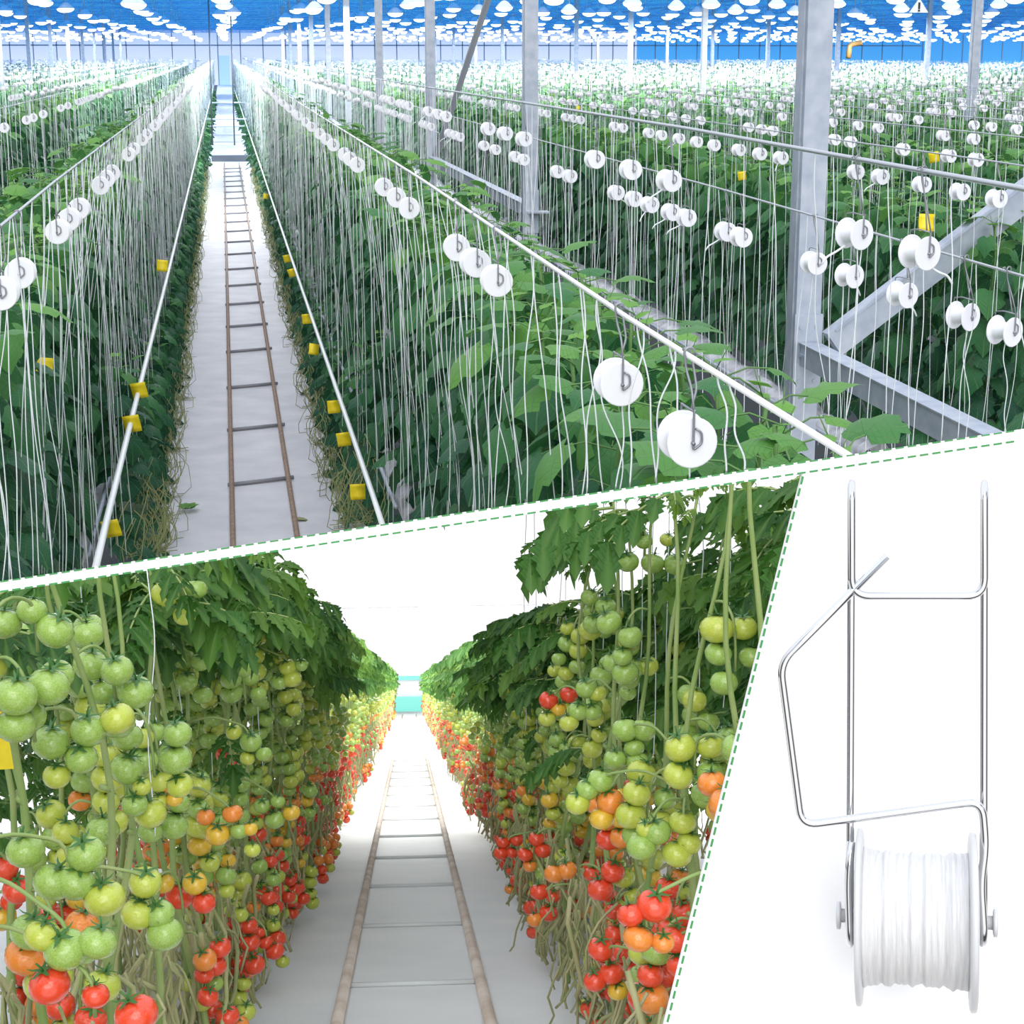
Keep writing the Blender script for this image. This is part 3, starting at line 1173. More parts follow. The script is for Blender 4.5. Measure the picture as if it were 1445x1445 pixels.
# ---- gutters with film-covered growing slabs, pipes beside them
for i, (L, z, lab) in enumerate(((1.16, -2.88, 'white film-covered growing gutter under the first row right of the aisle'), (4.42, -2.74, 'pale growing gutter at the foot of the row behind the big column'),
                                 (-1.05, -2.88, 'white film-covered growing gutter under the first row left of the aisle'))):
    r = empty('growing_gutter', (L, u_border(L, z), EZ + z))
    m = MB()
    u0 = r.location.y
    rr = random.Random(i)
    nn = 180
    vv, ff = [], []
    for k in range(nn + 1):
        u = (140 - u0) * (k / nn) ** 1.7
        wv = rr.uniform(-.035, .045)
        for (x, zz) in ((-.12, -.06), (-.12, .03 + wv), (-.05, .075 + wv), (.06, .07 - wv), (.12, .02), (.12, -.06)):
            vv.append((x, u, zz))
    for k in range(nn):
        for q in range(5):
            ff.append((k * 6 + q, k * 6 + q + 1, (k + 1) * 6 + q + 1, (k + 1) * 6 + q))
    m.add(vv, ff)
    m.build('film_cover', [M_['film']], r, smooth=True)
    m = MB()
    m.tube([(-.16 if L > 0 else .16, 0.3, .03), (-.16 if L > 0 else .16, 120, .03)], .016, 8)
    m.build('feed_pipe', [M_['galv']], r)
    tag(r, lab, 'gutter')
for L, z, lab in ((0.79, -2.58, 'white heating pipe along the right side of the aisle'), (-.63, -2.17, 'white heating pipe along the left side of the aisle')):
    m = MB()
    u0 = u_border(L, z)
    m.tube([(L, u0 + (150 - u0) * (t / 14) ** 2, EZ + z + .012 * math.sin(t)) for t in range(15)], 0.017, 12)
    r = m.build('heating_pipe', [M_['pipe']])
    tag(r, lab, 'pipe')

# ---- low dark growth and dry vines along the aisle
lowpr = []
for i in range(4):
    a, c = cucumber(200 + i, 30, False, .16, .14)
    for k in range(len(a.v)):
        v = a.v[k]
        a.v[k] = (v[0] * .85, v[1] * .9, v[2] * .78)
    m = MB()
    rr = random.Random(70 + i)
    for k in range(15):
        x0, y0 = rr.uniform(-.13, .13), rr.uniform(-.3, .3)
        z0 = rr.uniform(0.02, .5)
        pts = []
        for j in range(7):
            pts.append((x0 + .05 * math.sin(j * 1.1 + k) + rr.uniform(-.02, .02), y0 + .07 * math.cos(j * .9 + k), max(.01, z0 + .25 - j * .10 + rr.uniform(-.03, .03))))
        m.tube(pts, .0038, 4)
    lowpr.append((a.mesh('foliage', [M_['cucleaf']]), m.mesh('dry_vines', [M_['dry']])))
k = 0
for side, L0 in (('right', 1.02), ('left', -.80)):
    u, n = u_border(L0, -3.3) + .3, 0
    while u < 62:
        zf_ = max(0.01, zcut(L0, u - .3) - .0)
        if zf_ < .9:
            r = empty('lower_cucumber_shoot', (L0 + R.uniform(-.04, .04), u, zf_), R.uniform(-.3, .3) + (pi if n % 2 else 0))
            f_, d_ = lowpr[k % 4]
            link('foliage', f_, r)
            o = link('dry_vines', d_, r)
            o.location.x = (-.1 if side == 'right' else .1) * (1 if n % 2 == 0 else -1)
            tag(r, f'{ordw(n)} clump of dark low growth with dry vines along the {side} aisle edge', 'cucumber plant', 'low growth along the aisle edges')
            n += 1
        k += 1
        u += .55 * (1 + u / 60)
# the far part of the same growth
inst = []
for L0 in (1.02, -.8):
    u = 62
    while u < 150:
        inst.append((int(u) % 4, L0, u, 0.0, (.6, 1.2, .72), u))
        u += 1.1
tag(link('distant_low_growth', scatter_mesh('distant_low_growth', simple_protos, inst, [M_['cucleaf']])), 'low green growth along the far aisle edges', 'foliage', None, 'stuff')

# ---- rail track in the aisle
r = empty('rail_track', (0.205, 14, 0.0))
tag(r, 'brown pipe rail track like a ladder on the white aisle floor', 'rail track')
for dx in (-.275, .275):
    m = MB()
    u0 = u_border(.205 + dx, -4.05)
    m.tube([(dx, u0 - 14, .05), (dx, 40 - 14, .05), (dx, 69 - 14, .05)], 0.024, 10)
    m.build('rail', [M_['rust']], r)
for y_ in (678, 602, 543, 493, 458, 427, 401, 378, 357, 340, 325, 312, 300, 289, 279, 270, 262, 255, 248, 242, 237):
    d = ray(340, y_)
    u = -4.06 * d.y / d.z
    m = MB()
    m.tube([(-.31, u - 14 - .1, .025), (.33, u - 14 + .1, .03)], .02, 8)
    m.build('rung', [M_['rung']], r)
# cross bars where the aisle meets the central path
for q, (y_, z_) in enumerate(((145, -2.2), (168, -2.7), (178, -3.1), (190, -3.5), (200, -3.85))):
    d = ray(318, y_)
    u = z_ * d.y / d.z
    m = MB()
    m.tube([(.2 - 1.0, u, EZ + z_), (.2 + 1.0, u, EZ + z_)], .035, 8)
    tag(m.build('cross_pipe', [M_['pipe']]), f'white pipe across the far end of the aisle, {ORD[q]} from the top', 'pipe', 'pipes across the aisle end')
m = MB()
m.box((.2, 71, .12), (1.5, .5, .24))
tag(m.build('loading_step', [M_['galvdark']], smooth=False), 'dark low step at the far end of the rail track', 'step')
for q, (xa_, xb_) in enumerate(((294, 300), (325, 331))):
    d1, d2 = ray(xa_, 0), ray(xb_, 205)
    u = 66
    m = MB()
    m.tube([EYE + d1 * (u / d1.y), EYE + d2 * (u / d2.y)], .03, 6)
    tag(m.build('hanger_rod', [M_['galvdark']]), ('dark rod hanging over the far aisle, on its left', 'dark rod hanging over the far aisle, on its right')[q], 'rod')

# ---- yellow sticky cards
cards = [(62, 518, -.95, 'on the leaves of the row left of the aisle'), (196, 551, -.62, 'beside the left pipe, midway along it'), (157, 746, -.62, 'at the near end of the left pipe'), (186, 598, -.62, 'just behind the left pipe'),
         (505, 694, .77, 'lowest on the right pipe'), (485, 620, .77, 'second lowest on the right pipe'), (471, 574, .77, 'third lowest on the right pipe'), (443, 493, .77, 'fourth lowest on the right pipe'),
         (433, 450, .77, 'fifth lowest on the right pipe'), (412, 385, .77, 'on the right pipe above the middle'), (405, 365, .77, 'higher on the right pipe'), (375, 277, .77, 'far along the right pipe'),
         (618, 433, 1.25, 'on the leaf tops right of the aisle'), (1047, 248, 4.3, 'above the dark leaf wall before the big column'), (1318, 222, 4.9, 'over the leaves right of the big column'), (1308, 314, 3.0, 'behind the large reels'),
         (816, 152, 7.0, 'small and far, left of the second column'), (229, 435 - 60, -.62, 'on the far part of the left pipe')]
for (x, y, L, where) in cards:
    d = ray(x, y)
    P = EYE + d * (L / d.x)
    s = .10 if abs(L) < 1 else .07
    s = min(s, 24 * (P - EYE).length / F)
    m = MB()
    a = R.uniform(-.25, .25)
    nn = 4
    vv = []
    for side in (0, .0025):
        for j in range(nn + 1):
            for q in (-.5, .5):
                vv.append((q * s, side + .12 * s * math.sin(j * .9 + a * 8), -s * 1.05 * (j / nn - .5)))
    ff = [(2 * j, 2 * j + 1, 2 * j + 3, 2 * j + 2) for j in range(nn)] + [(10 + 2 * j + 2, 10 + 2 * j + 3, 10 + 2 * j + 1, 10 + 2 * j) for j in range(nn)]
    ff += [(0, 10, 11, 1), (8, 9, 19, 18)] + [(2 * j, 2 * j + 2, 12 + 2 * j, 10 + 2 * j) for j in range(nn)] + [(2 * j + 1, 11 + 2 * j, 13 + 2 * j, 2 * j + 3) for j in range(nn)]
    m.add(vv, ff)
    o = m.build('sticky_card', [M_['card']], None, P, rz=a)
    o.rotation_euler = (0, a, a)
    tag(o, 'yellow sticky insect card ' + where, 'insect card', 'yellow sticky insect cards')

# ---- small things on the aisle floor
d = ray(265, 718)
P = EYE + d * (-4.07 / d.z)
m = MB()
for i in range(9):
    a = i * 2.4
    add_leaf(m, (.02 * math.cos(a), .02 * math.sin(a), .02), (math.cos(a), math.sin(a), .5), (0, 0, 1), .09, .85, 0, R)
tag(m.build('weed', [M_['cucleaf']], None, P), 'small green weed on the white aisle floor beside the left edge', 'weed')
d = ray(421, 733)
P = EYE + d * (-4.085 / d.z)
m = MB()
add_leaf(m, (0, 0, .012), (.9, .25, 0), (0, 0, 1), .11, .1, 0, R)
tag(m.build('fallen_leaf', [M_['dry']], None, P), 'dry brown leaf lying on the white aisle floor right of the track', 'leaf')

# ---- lamps under the roof
def lamp_light(parent, loc=(0, 0, -.14)):
    ld = bpy.data.lights.new('lamp_light', 'AREA')
    ld.shape = 'DISK'
    ld.size = .4
    ld.energy = LAMP_W
    ld.color = (.93, .96, 1.0)
    o = bpy.data.objects.new('lamp_light', ld)
    o.location = loc
    o.parent = parent
    COL.objects.link(o)


LAMP_W = 300.0
house, lens = MB(), MB()
house.lathe([(.05, .20), (.12, .16), (.26, .02), (.27, 0.0)], 14)
lens.lathe([(.27, 0.0), (.24, -.06), (.15, -.11), (.03, -.13)], 14)
house.tube([(0, 0, .2), (0, 0, 1.6)], .012, 4)
house_me, lens_me = house.mesh('housing', [M_['lamphouse']]), lens.mesh('lens', [M_['lamp']])
lamps = []
for k in range(-14, 36):
    j = 0
    u = 40 + (k % 2) * 2.3
    while u < 232:
        L = .2 + k * 2.75
        lamps.append((u, L + R.uniform(-.25, .25)))
        u += 4.6 if u < 120 else 6.5
lamps = [l for l in lamps if in_frame(l[1], l[0], EZ + 1.35, 12)]
lamps.sort()
for i, (u, L) in enumerate(lamps[:300]):
    r = empty('grow_lamp', (L, u, EZ + 1.42 + R.uniform(-.12, .12)))
    if i % 2 == 0:
        lamp_light(r)
    link('housing', house_me, r)
    link('lens', lens_me, r)
    band = 'front' if i < 100 else 'middle' if i < 200 else 'back'
    sd = 'above the far aisle' if abs(L) < 6 else 'over the left rows' if L < 0 else 'over the right rows' if L < 22 else 'over the far right spool field'
    tag(r, f'bright white bowl lamp under the blue roof, {band} ranks {sd}', 'lamp', f'bowl lamps, {band} ranks {sd}')
sl, sh = MB(), MB()
sl.lathe([(.27, 0.08), (.27, 0.0), (.15, -.11)], 7)
inst = [(0, L, u, EZ + 1.42 + R.uniform(-.12, .12), 1.0, 0) for (u, L) in lamps[300:]]
for q_, (u, L) in enumerate(lamps[300:]):
    if q_ % 4 == 0:
        lamp_light(None, (L, u, EZ + 1.2))
print('lamps', len(lamps))
tag(link('distant_lamps', scatter_mesh('distant_lamps', [sl], inst, [M_['lamp']])), 'dense white lamps far under the blue roof', 'lamps', None, 'stuff')

# warning sign and orange pipe far under the roof
P = EYE + ray(1297, 9) * 60
m = MB()
s = .34
m.add([(-s, 0, -s * .6), (s, 0, -s * .6), (0, 0, s * .8), (-s, .03, -s * .6), (s, .03, -s * .6), (0, .03, s * .8)], [(0, 1, 2), (5, 4, 3), (0, 3, 4, 1), (1, 4, 5, 2), (2, 5, 3, 0)])
m.box((0, -.01, .02), (.07, .012, .22), 1)
m.box((0, -.01, -.14), (.07, .012, .06), 1)
tag(m.build('warning_sign', [M_['plastic'], M_['black']], None, P, smooth=False), 'small white triangular warning sign hanging under the blue roof', 'sign')
P1, P2, P3 = (EYE + ray(x, y) * 150 for x, y in ((1197, 82), (1199, 63), (1216, 60)))
m = MB()
m.tube(fillet([P1, P2, P3], .3, 4), .22, 10)
tag(m.build('orange_pipe', [M_['orange']]), 'bent orange pipe at the far blue wall beside the big column', 'pipe')
# ================================================================== LOWER LANE (tomatoes)
r = empty('tomato_rail_track', low(-.005, -1.26, 6))
tag(r, 'pale pipe rail track on the white floor between the tomato rows', 'rail track')
for dL in (-.265, .26):
    m = MB()
    m.tube([low(dL, -1.225, 3.5) - r.location, low(dL, -1.225, 30) - r.location, low(dL, -1.225, 68) - r.location], .022, 10)
    m.build('rail', [M_['railw']], r)
s = 5.0
while s < 40:
    m = MB()
    m.tube([low(-.29, -1.25, s) - r.location, low(.29, -1.25, s) - r.location], .011, 6)
    m.build('rung', [M_['rungw']], r)
    s += 1.72

# ---- tomato fruit
NT = 7


def tomato_mb(seed, n=16):
    rr = random.Random(seed)
    m = MB()
    prof = []
    for i in range(10):
        a = pi * i / 9
        rad = math.sin(a) ** .92 if 0 < i < 9 else .02
        hgt = -.88 * math.cos(a)
        if i >= 8:
            hgt -= .07
        prof.append((rad, hgt))
    m.lathe(prof, n)
    lob = rr.choice((5, 6))
    ph = rr.uniform(0, 6)
    for k in range(len(m.v)):
        x, y, z = m.v[k]
        a = math.atan2(y, x)
        q = 1 + .025 * math.cos(lob * a + ph) * max(0, z + .2)
        m.v[k] = (x * q, y * q, z)
    return m


def calyx_mb():
    m = MB()
    for i in range(5):
        a = i * 2 * pi / 5
        o = Vector((math.cos(a), math.sin(a), 0))
        sd = Vector((-math.sin(a), math.cos(a), 0))
        pts = [(0, .84, .12), (.3, .92, .11), (.6, .9, .07), (.85, 1.0, .012)]
        vs_ = []
        for rr_, zz, ww in pts:
            vs_ += [o * rr_ + sd * ww + Vector((0, 0, zz)), o * rr_ - sd * ww + Vector((0, 0, zz))]
        m.add(vs_, [(2 * j, 2 * j + 1, 2 * j + 3, 2 * j + 2) for j in range(3)])
    m.tube([(0, 0, .80), (.05, 0, 1.1), (.18, .04, 1.45)], .06, 5)
    return m


tom_mb = [tomato_mb(i) for i in range(3)]
tom_me = {c: [mb_.mesh('tomato', [TOM[c]]) for mb_ in tom_mb] for c in TOM}
cal_me = calyx_mb().mesh('calyx', [M_['calyx']])
lowtom = tomato_mb(9, 8)


def fruit_color(rr, h, s):
    lim = -.80 if s > 5 else -.62 if s > 3.6 else -.52
    if h < lim:
        return rr.choice(['red', 'red', 'red', 'orange', 'red', 'lime'])
    if h < lim + .22:
        return rr.choice(['red', 'orange', 'yellow', 'lime', 'green', 'orange', 'red'])
    if h < lim + .36:
        return rr.choice(['yellow', 'lime', 'green', 'green', 'lime', 'orange'])
    return rr.choice(['green', 'green', 'lime', 'green', 'green', 'lime'])


# ---- tomato leaf: several leaflets along a drooping midrib
def add_tleaf(m, base_, o, size, tint, rr, coarse=False):
    o = Vector(o).normalized()
    sdv = Vector((-o.y, o.x, 0))
    if sdv.length < .01:
        sdv = Vector((1, 0, 0))
    sdv.normalize()
    curve = []
    el_ = rr.uniform(-.1, .5)
    p = Vector(base_)
    for i in range(7):
        curve.append(p.copy())
        d = Vector((o.x * math.cos(el_), o.y * math.cos(el_), math.sin(el_)))
        p = p + d * (size / 6)
        el_ -= rr.uniform(.12, .27)
    m.tube(curve[:6], [.0045, .004, .0035, .003, .0025, .002], 4, 1, cap=False)

    def leaflet(b0, d, sz):
        d = d.normalized()
        n_ = Vector((0, 0, 1)) - d * d.z
        if n_.length < .1:
            n_ = sdv.copy()
        n_.normalize()
        n_ = (n_ + sdv * rr.uniform(-.5, .5)).normalized()
        x = d.cross(n_).normalized()
        n_ = x.cross(d)
        w_ = .30 if not coarse else .34
        dr = rr.uniform(.1, .45)
        if coarse:
            oo = [(0, 0), (w_, .35), (0, 1), (-w_, .35)]
            vs_ = [b0 + (x * a + d * c + n_ * (-dr * c * c - .15 * abs(a))) * sz for a, c in oo]
            m.add(vs_, [(0, 1, 2), (0, 2, 3)], 0, [(tint, .5 + a, c) for a, c in oo])
            return
        oo = [(.0, 0), (w_ * .75, .12), (w_ * .55, .20), (w_ * 1.1, .33), (w_ * .62, .42), (w_ * .92, .55), (w_ * .45, .64), (w_ * .55, .77), (0, 1.0)]
        vs_, tn_ = [], []
        for a, c in oo:
            for sg in (1, 0, -1):
                q = a * sg
                vs_.append(b0 + (x * q + d * c + n_ * (-dr * c * c + .22 * abs(q) * (1 if rr.random() < .8 else -.3))) * sz)
                tn_.append((tint, .5 + q, c))
        fs_ = []
        for i in range(len(oo) - 1):
            for j in range(2):
                fs_.append((i * 3 + j, i * 3 + j + 1, (i + 1) * 3 + j + 1, (i + 1) * 3 + j))
        m.add(vs_, fs_, 0, tn_)
    for i in (1, 2, 3, 4, 5):
        for sg in (1, -1):
            d = (curve[i + 1] - curve[i]).normalized()
            leaflet(curve[i], (sdv * sg + d * .55 - Vector((0, 0, rr.uniform(.1, .5)))), size * rr.uniform(.24, .38) * (.6 if i == 1 else 1.05))
    leaflet(curve[5], curve[6] - curve[5] + Vector((0, 0, -.02)), size * rr.uniform(.36, .46))


HB = -1.15                                # where the leafless stems come off the slabs


def tomato_plant_parts(seed, top=.66, leafy=(0.02, .66), coarse=False, nleaf=17, hmax=.42):
    """stem, foliage and the trusses' places, in a frame whose zero is the eye line; x points to the aisle when side = 1"""
    rr = random.Random(seed)
    st, fo = MB(), MB()
    px_, py_ = rr.uniform(0, 6), rr.uniform(0, 6)

    def stem_at(h):
        return Vector((.035 * math.sin(h * 3.1 + px_) + .02 * math.sin(h * 7 + py_), .05 * math.sin(h * 2.3 + py_), h))
    hs = [HB + (top - HB) * i / 16 for i in range(17)]
    st.tube([stem_at(h) for h in hs], [.0115 - .008 * i / 16 for i in range(17)], 5 if coarse else 7)
    if not coarse:
        for h in hs[2:10]:
            st.tube([stem_at(h), stem_at(h) + Vector((rr.uniform(-.02, .02), rr.uniform(-.02, .02), .01))], [.0075, .006], 5)
    for i in range(nleaf):
        h = leafy[0] + (leafy[1] - leafy[0]) * (i + rr.random()) / nleaf
        a = i * 2.4 + rr.uniform(-.4, .4)
        tint = min(1, max(0, rr.uniform(.10, .75) + (.1 if h > .5 else 0)))
        add_tleaf(fo, stem_at(h), (math.cos(a), math.sin(a), 0), rr.uniform(.20, .33), tint, rr, coarse)
    if rr.random() < (.6 if nleaf > 4 else .12):
        h = rr.uniform(-.35, -.05)
        a = rr.uniform(0, 6.28)
        add_tleaf(fo, stem_at(h), (math.cos(a), math.sin(a), 0), rr.uniform(.18, .26), rr.uniform(.3, .7), rr, coarse)
    for i in range(3):                    # the growing tip
        a = i * 2.1 + seed
        add_tleaf(fo, stem_at(top - .03 * i), (math.cos(a), math.sin(a), 0), rr.uniform(.14, .2) * (.5 if nleaf < 5 else 1), rr.uniform(.5, .9), rr, coarse)
    tr = []
    h = -1.02 + rr.uniform(0, .15)
    k = 0
    while h < hmax:
        a = rr.uniform(-1.1, 1.1) + (0 if rr.random() < .75 else pi)
        tr.append((stem_at(h), a, rr.randint(4, 7), h))
        h += rr.uniform(.17, .27)
        k += 1
    return st, fo, tr, stem_at


def truss_points(base_, a, n, rr, rad=.033):
    """rachis points and fruit (centre, radius)"""
    o = Vector((math.cos(a), math.sin(a), 0))
    sdv = Vector((-o.y, o.x, 0))
    pts = [base_, base_ + o * .035 + Vector((0, 0, .012)), base_ + o * .065 + Vector((0, 0, -.015)), base_ + o * .075 + Vector((0, 0, -.07)), base_ + o * .078 + Vector((0, 0, -.13))]
    fr_ = []
    for i in range(n):
        rr_ = rad * rr.uniform(.82, 1.12)
        z = -.035 - (i // 2) * rad * 1.62 - (i % 2) * .012
        sg = 1 if i % 2 else -1
        off = sdv * sg * rad * rr.uniform(.75, 1.5) + o * (.07 + rr.uniform(-.03, .04))
        fr_.append((base_ + off + Vector((0, 0, z)), rr_))
    return pts, fr_


def add_lowered(m, rr, out_):
    """old bare stems, lowered and curling along the slab edge"""
    for q in range(3):
        x0 = rr.uniform(-.05, .06) + out_
        y0 = rr.uniform(-.15, .15)
        pts = []
        for j in range(8):
            t = j / 7
            pts.append((x0 + .05 * math.sin(3 * t + q * 2) + .02 * rr.uniform(-1, 1), y0 + .22 * (t - .5) * (1 if q % 2 else -1) + .05 * math.sin(6 * t + q), -.72 - .46 * t + .04 * math.sin(7 * t + q)))
        m.tube(pts, .0075, 5)
    for q in range(9):
        x0, y0, z0 = rr.uniform(-.05, .07) + out_, rr.uniform(-.16, .16), rr.uniform(-.95, -.6)
        pts = [(x0, y0, z0)]
        for j in range(5):
            pts.append((pts[-1][0] + rr.uniform(-.03, .03), pts[-1][1] + rr.uniform(-.03, .03), max(-1.25, pts[-1][2] - rr.uniform(.02, .09))))
        m.tube(pts, .004, 4)


rot0 = math.atan2(LR.y, LR.x)             # the aisle's cross direction
NEAR_S = 9.5
rowdefs = [('left', -1, -.65, 2.3), ('left', -1, -.94, 2.45), ('right', 1, .64, 3.1), ('right', 1, .96, 3.2)]
tl = []
for (side, sg, L0, s0) in rowdefs:
    s = s0
    while s < 70:
        tl.append((s, side, sg, L0 + R.uniform(-.05, .05), abs(L0) > .8, R.randint(0, 99999)))
        s += (.30 if abs(L0) < .8 else .38) * R.uniform(.85, 1.15) * (1 if s < 12 else 1.5 if s < 24 else 2.6)
tl.sort()
# trees of fruit trusses copied from the photograph: (x, y, diameter in px, colour)
HERO = [
    [(868, 770, 27, 'green'), (886, 793, 32, 'green'), (921, 795, 34, 'green'), (952, 797, 33, 'green'), (941, 762, 21, 'lime'), (909, 764, 25, 'green'), (893, 752, 22, 'green')],
    [(889, 914, 29, 'green'), (865, 937, 28, 'green'), (893, 942, 34, 'green'), (915, 940, 30, 'lime'), (886, 977, 25, 'green'), (883, 962, 20, 'green')],
    [(882, 1030, 39, 'green'), (908, 1030, 36, 'green'), (868, 1072, 33, 'green'), (899, 1075, 33, 'green'), (895, 1055, 30, 'green')],
    [(828, 971, 33, 'green'), (843, 978, 28, 'lime'), (816, 1003, 30, 'green'), (836, 1004, 28, 'green'), (803, 1020, 29, 'lime')],
    [(774, 988, 28, 'red'), (803, 980, 27, 'red'), (772, 1014, 26, 'lime'), (788, 1000, 24, 'yellow')],
    [(847, 1102, 40, 'green'), (829, 1114, 34, 'green'), (815, 1133, 36, 'lime'), (861, 1131, 40, 'orange'), (849, 1155, 36, 'yellow'), (880, 1146, 30, 'yellow')],
    [(898, 1129, 33, 'green'), (893, 1108, 26, 'red'), (907, 1100, 26, 'red')],
    [(905, 1195, 44, 'green'), (927, 1174, 42, 'green'), (912, 1170, 30, 'lime')],
    [(880, 1238, 34, 'lime'), (893, 1264, 26, 'lime')],
    [(848, 1339, 38, 'red'), (863, 1373, 37, 'red'), (840, 1384, 34, 'red'), (872, 1398, 30, 'yellow')],
    [(900, 1324, 45, 'orange'), (923, 1278, 52, 'red'), (890, 1291, 40, 'red'), (935, 1330, 34, 'orange')],
    [(903, 1379, 36, 'green'), (928, 1362, 38, 'green'), (904, 1410, 36, 'green'), (936, 1394, 34, 'green'), (925, 1430, 38, 'yellow')],
    [(953, 1325, 44, 'red'), (960, 1362, 40, 'red')],
    [(960, 1055, 46, 'lime'), (1003, 1052, 42, 'lime'), (957, 1094, 44, 'lime'), (1002, 1090, 40, 'green')],
    [(963, 1160, 40, 'lime'), (955, 1205, 44, 'lime'), (972, 1190, 36, 'lime')],
    [(761, 1258, 27, 'red'), (774, 1288, 27, 'red'), (755, 1298, 24, 'orange'), (780, 1264, 22, 'red')],
    [(710, 1189, 20, 'red'), (729, 1185, 20, 'red'), (707, 1204, 22, 'red'), (722, 1203, 18, 'red')],
    [(757, 1184, 24, 'red'), (766, 1200, 25, 'red'), (741, 1206, 23, 'red'), (748, 1222, 20, 'orange')],
    [(782, 1233, 30, 'orange'), (800, 1228, 30, 'orange'), (835, 1234, 24, 'red'), (848, 1242, 25, 'red')],
    [(265, 1037, 25, 'green'), (300, 1015, 25, 'green'), (295, 1045, 28, 'green'), (265, 1060, 24, 'lime')],
    [(289, 1087, 22, 'green'), (309, 1075, 22, 'green'), (293, 1110, 24, 'green')],
    [(316, 1066, 24, 'red'), (324, 1083, 27, 'red'), (313, 1106, 20, 'red')],
    [(354, 1047, 32, 'green'), (372, 1064, 24, 'green'), (330, 1033, 24, 'lime'), (349, 1070, 22, 'lime')],
    [(290, 1153, 27, 'orange'), (328, 1148, 30, 'orange'), (307, 1177, 36, 'yellow'), (337, 1173, 26, 'green'), (353, 1170, 22, 'yellow'), (356, 1199, 24, 'lime')],
    [(265, 1210, 29, 'green'), (287, 1237, 31, 'green'), (319, 1236, 31, 'green'), (302, 1212, 24, 'green'), (320, 1257, 24, 'lime')],
    [(263, 1388, 27, 'lime'), (303, 1388, 26, 'green'), (284, 1412, 34, 'lime')],
    [(388, 1157, 29, 'green'), (370, 1137, 24, 'green'), (392, 1131, 22, 'green'), (411, 1147, 26, 'yellow')],
    [(379, 1267, 25, 'red'), (358, 1280, 20, 'orange'), (386, 1284, 18, 'lime')],
    [(366, 1315, 20, 'red'), (375, 1330, 22, 'red'), (388, 1342, 27, 'red')],
    [(406, 942, 26, 'lime'), (394, 962, 25, 'green'), (412, 958, 28, 'lime'), (425, 938, 20, 'green')],
    [(279, 873, 18, 'green'), (303, 903, 18, 'lime')],
    [(345, 943, 30, 'green')],
    [(78, 890, 55, 'green'), (80, 953, 50, 'green'), (5, 880, 52, 'green'), (45, 862, 44, 'green')],
    [(125, 1030, 52, 'green'), (166, 1014, 50, 'lime'), (72, 1048, 54, 'green'), (115, 1070, 48, 'green'), (80, 1095, 40, 'lime')],
    [(36, 1200, 56, 'green'), (122, 1205, 56, 'green'), (75, 1245, 58, 'green'), (107, 1245, 58, 'green'), (148, 1268, 60, 'lime')],
    [(93, 1340, 64, 'green'), (138, 1330, 56, 'green'), (60, 1320, 52, 'lime')],
    [(232, 1318, 54, 'green'), (225, 1290, 44, 'green'), (195, 1290, 50, 'lime'), (205, 1245, 48, 'lime')],
    [(145, 1172, 48, 'green'), (190, 1135, 38, 'green'), (178, 1085, 48, 'green'), (200, 1110, 28, 'lime')],
    [(192, 1432, 64, 'red'), (135, 1405, 40, 'red'), (70, 1390, 60, 'red')],
    [(5, 1225, 44, 'red'), (25, 1255, 44, 'red')],
    [(225, 1100, 40, 'lime'), (240, 1108, 26, 'orange'), (246, 1128, 24, 'yellow'), (225, 1130, 24, 'lime')],
    [(208, 1167, 24, 'red'), (228, 1168, 20, 'red'), (212, 1185, 26, 'red')],
]
hero_by = {}
ALLTOM = []
cands = [t for t in tl if t[0] < NEAR_S]
for cl_ in HERO:
    x = sum(c[0] for c in cl_) / len(cl_)
    y = sum(c[1] for c in cl_) / len(cl_)
    dpx = max(c[2] for c in cl_)
    dep = .066 * F / dpx
    L, h, s = low_from_pix(x, y, dep)
    best = min(cands, key=lambda t: (t[0] - s) ** 2 + 1.5 * (t[3] - L) ** 2)
    hero_by.setdefault(best, []).append([(EYE + ray(cx, cy) * dep, .5 * cd * dep / F, cc) for cx, cy, cd, cc in cl_])

# far plants, one mesh each (too small to show their parts)
far_me = []
for i in range(8):
    rr = random.Random(3000 + i)
    st, fo, tr, sa = tomato_plant_parts(3000 + i, coarse=True, nleaf=15, top=.50 if i < 4 else .38, leafy=(.06, .50) if i < 4 else (-.02, .38), hmax=.2 if i < 4 else .08)
    m = MB()
    m.add(st.v, st.f, 1)
    m.add([v for v in fo.v], fo.f, 0, fo.t)
    cols = list(TOM)
    for (bp, a, n, h) in tr:
        pts, frs = truss_points(bp, a * .8, n, rr)
        for (c, rad) in frs:
            cc = fruit_color(rr, c.z, 12)
            m.add([(v[0] * rad + c.x, v[1] * rad + c.y, v[2] * rad + c.z) for v in lowtom.v], lowtom.f, 2 + cols.index(cc))
    lo_ = MB()
    add_lowered(lo_, rr, .0 if i < 4 else .06)
    m.add(lo_.v, lo_.f, 7)
    far_me.append(m.mesh('tomato_plant', [M_['tomleaf'], M_['tomstem']] + [TOM[c] for c in cols] + [M_['oldstem']]))

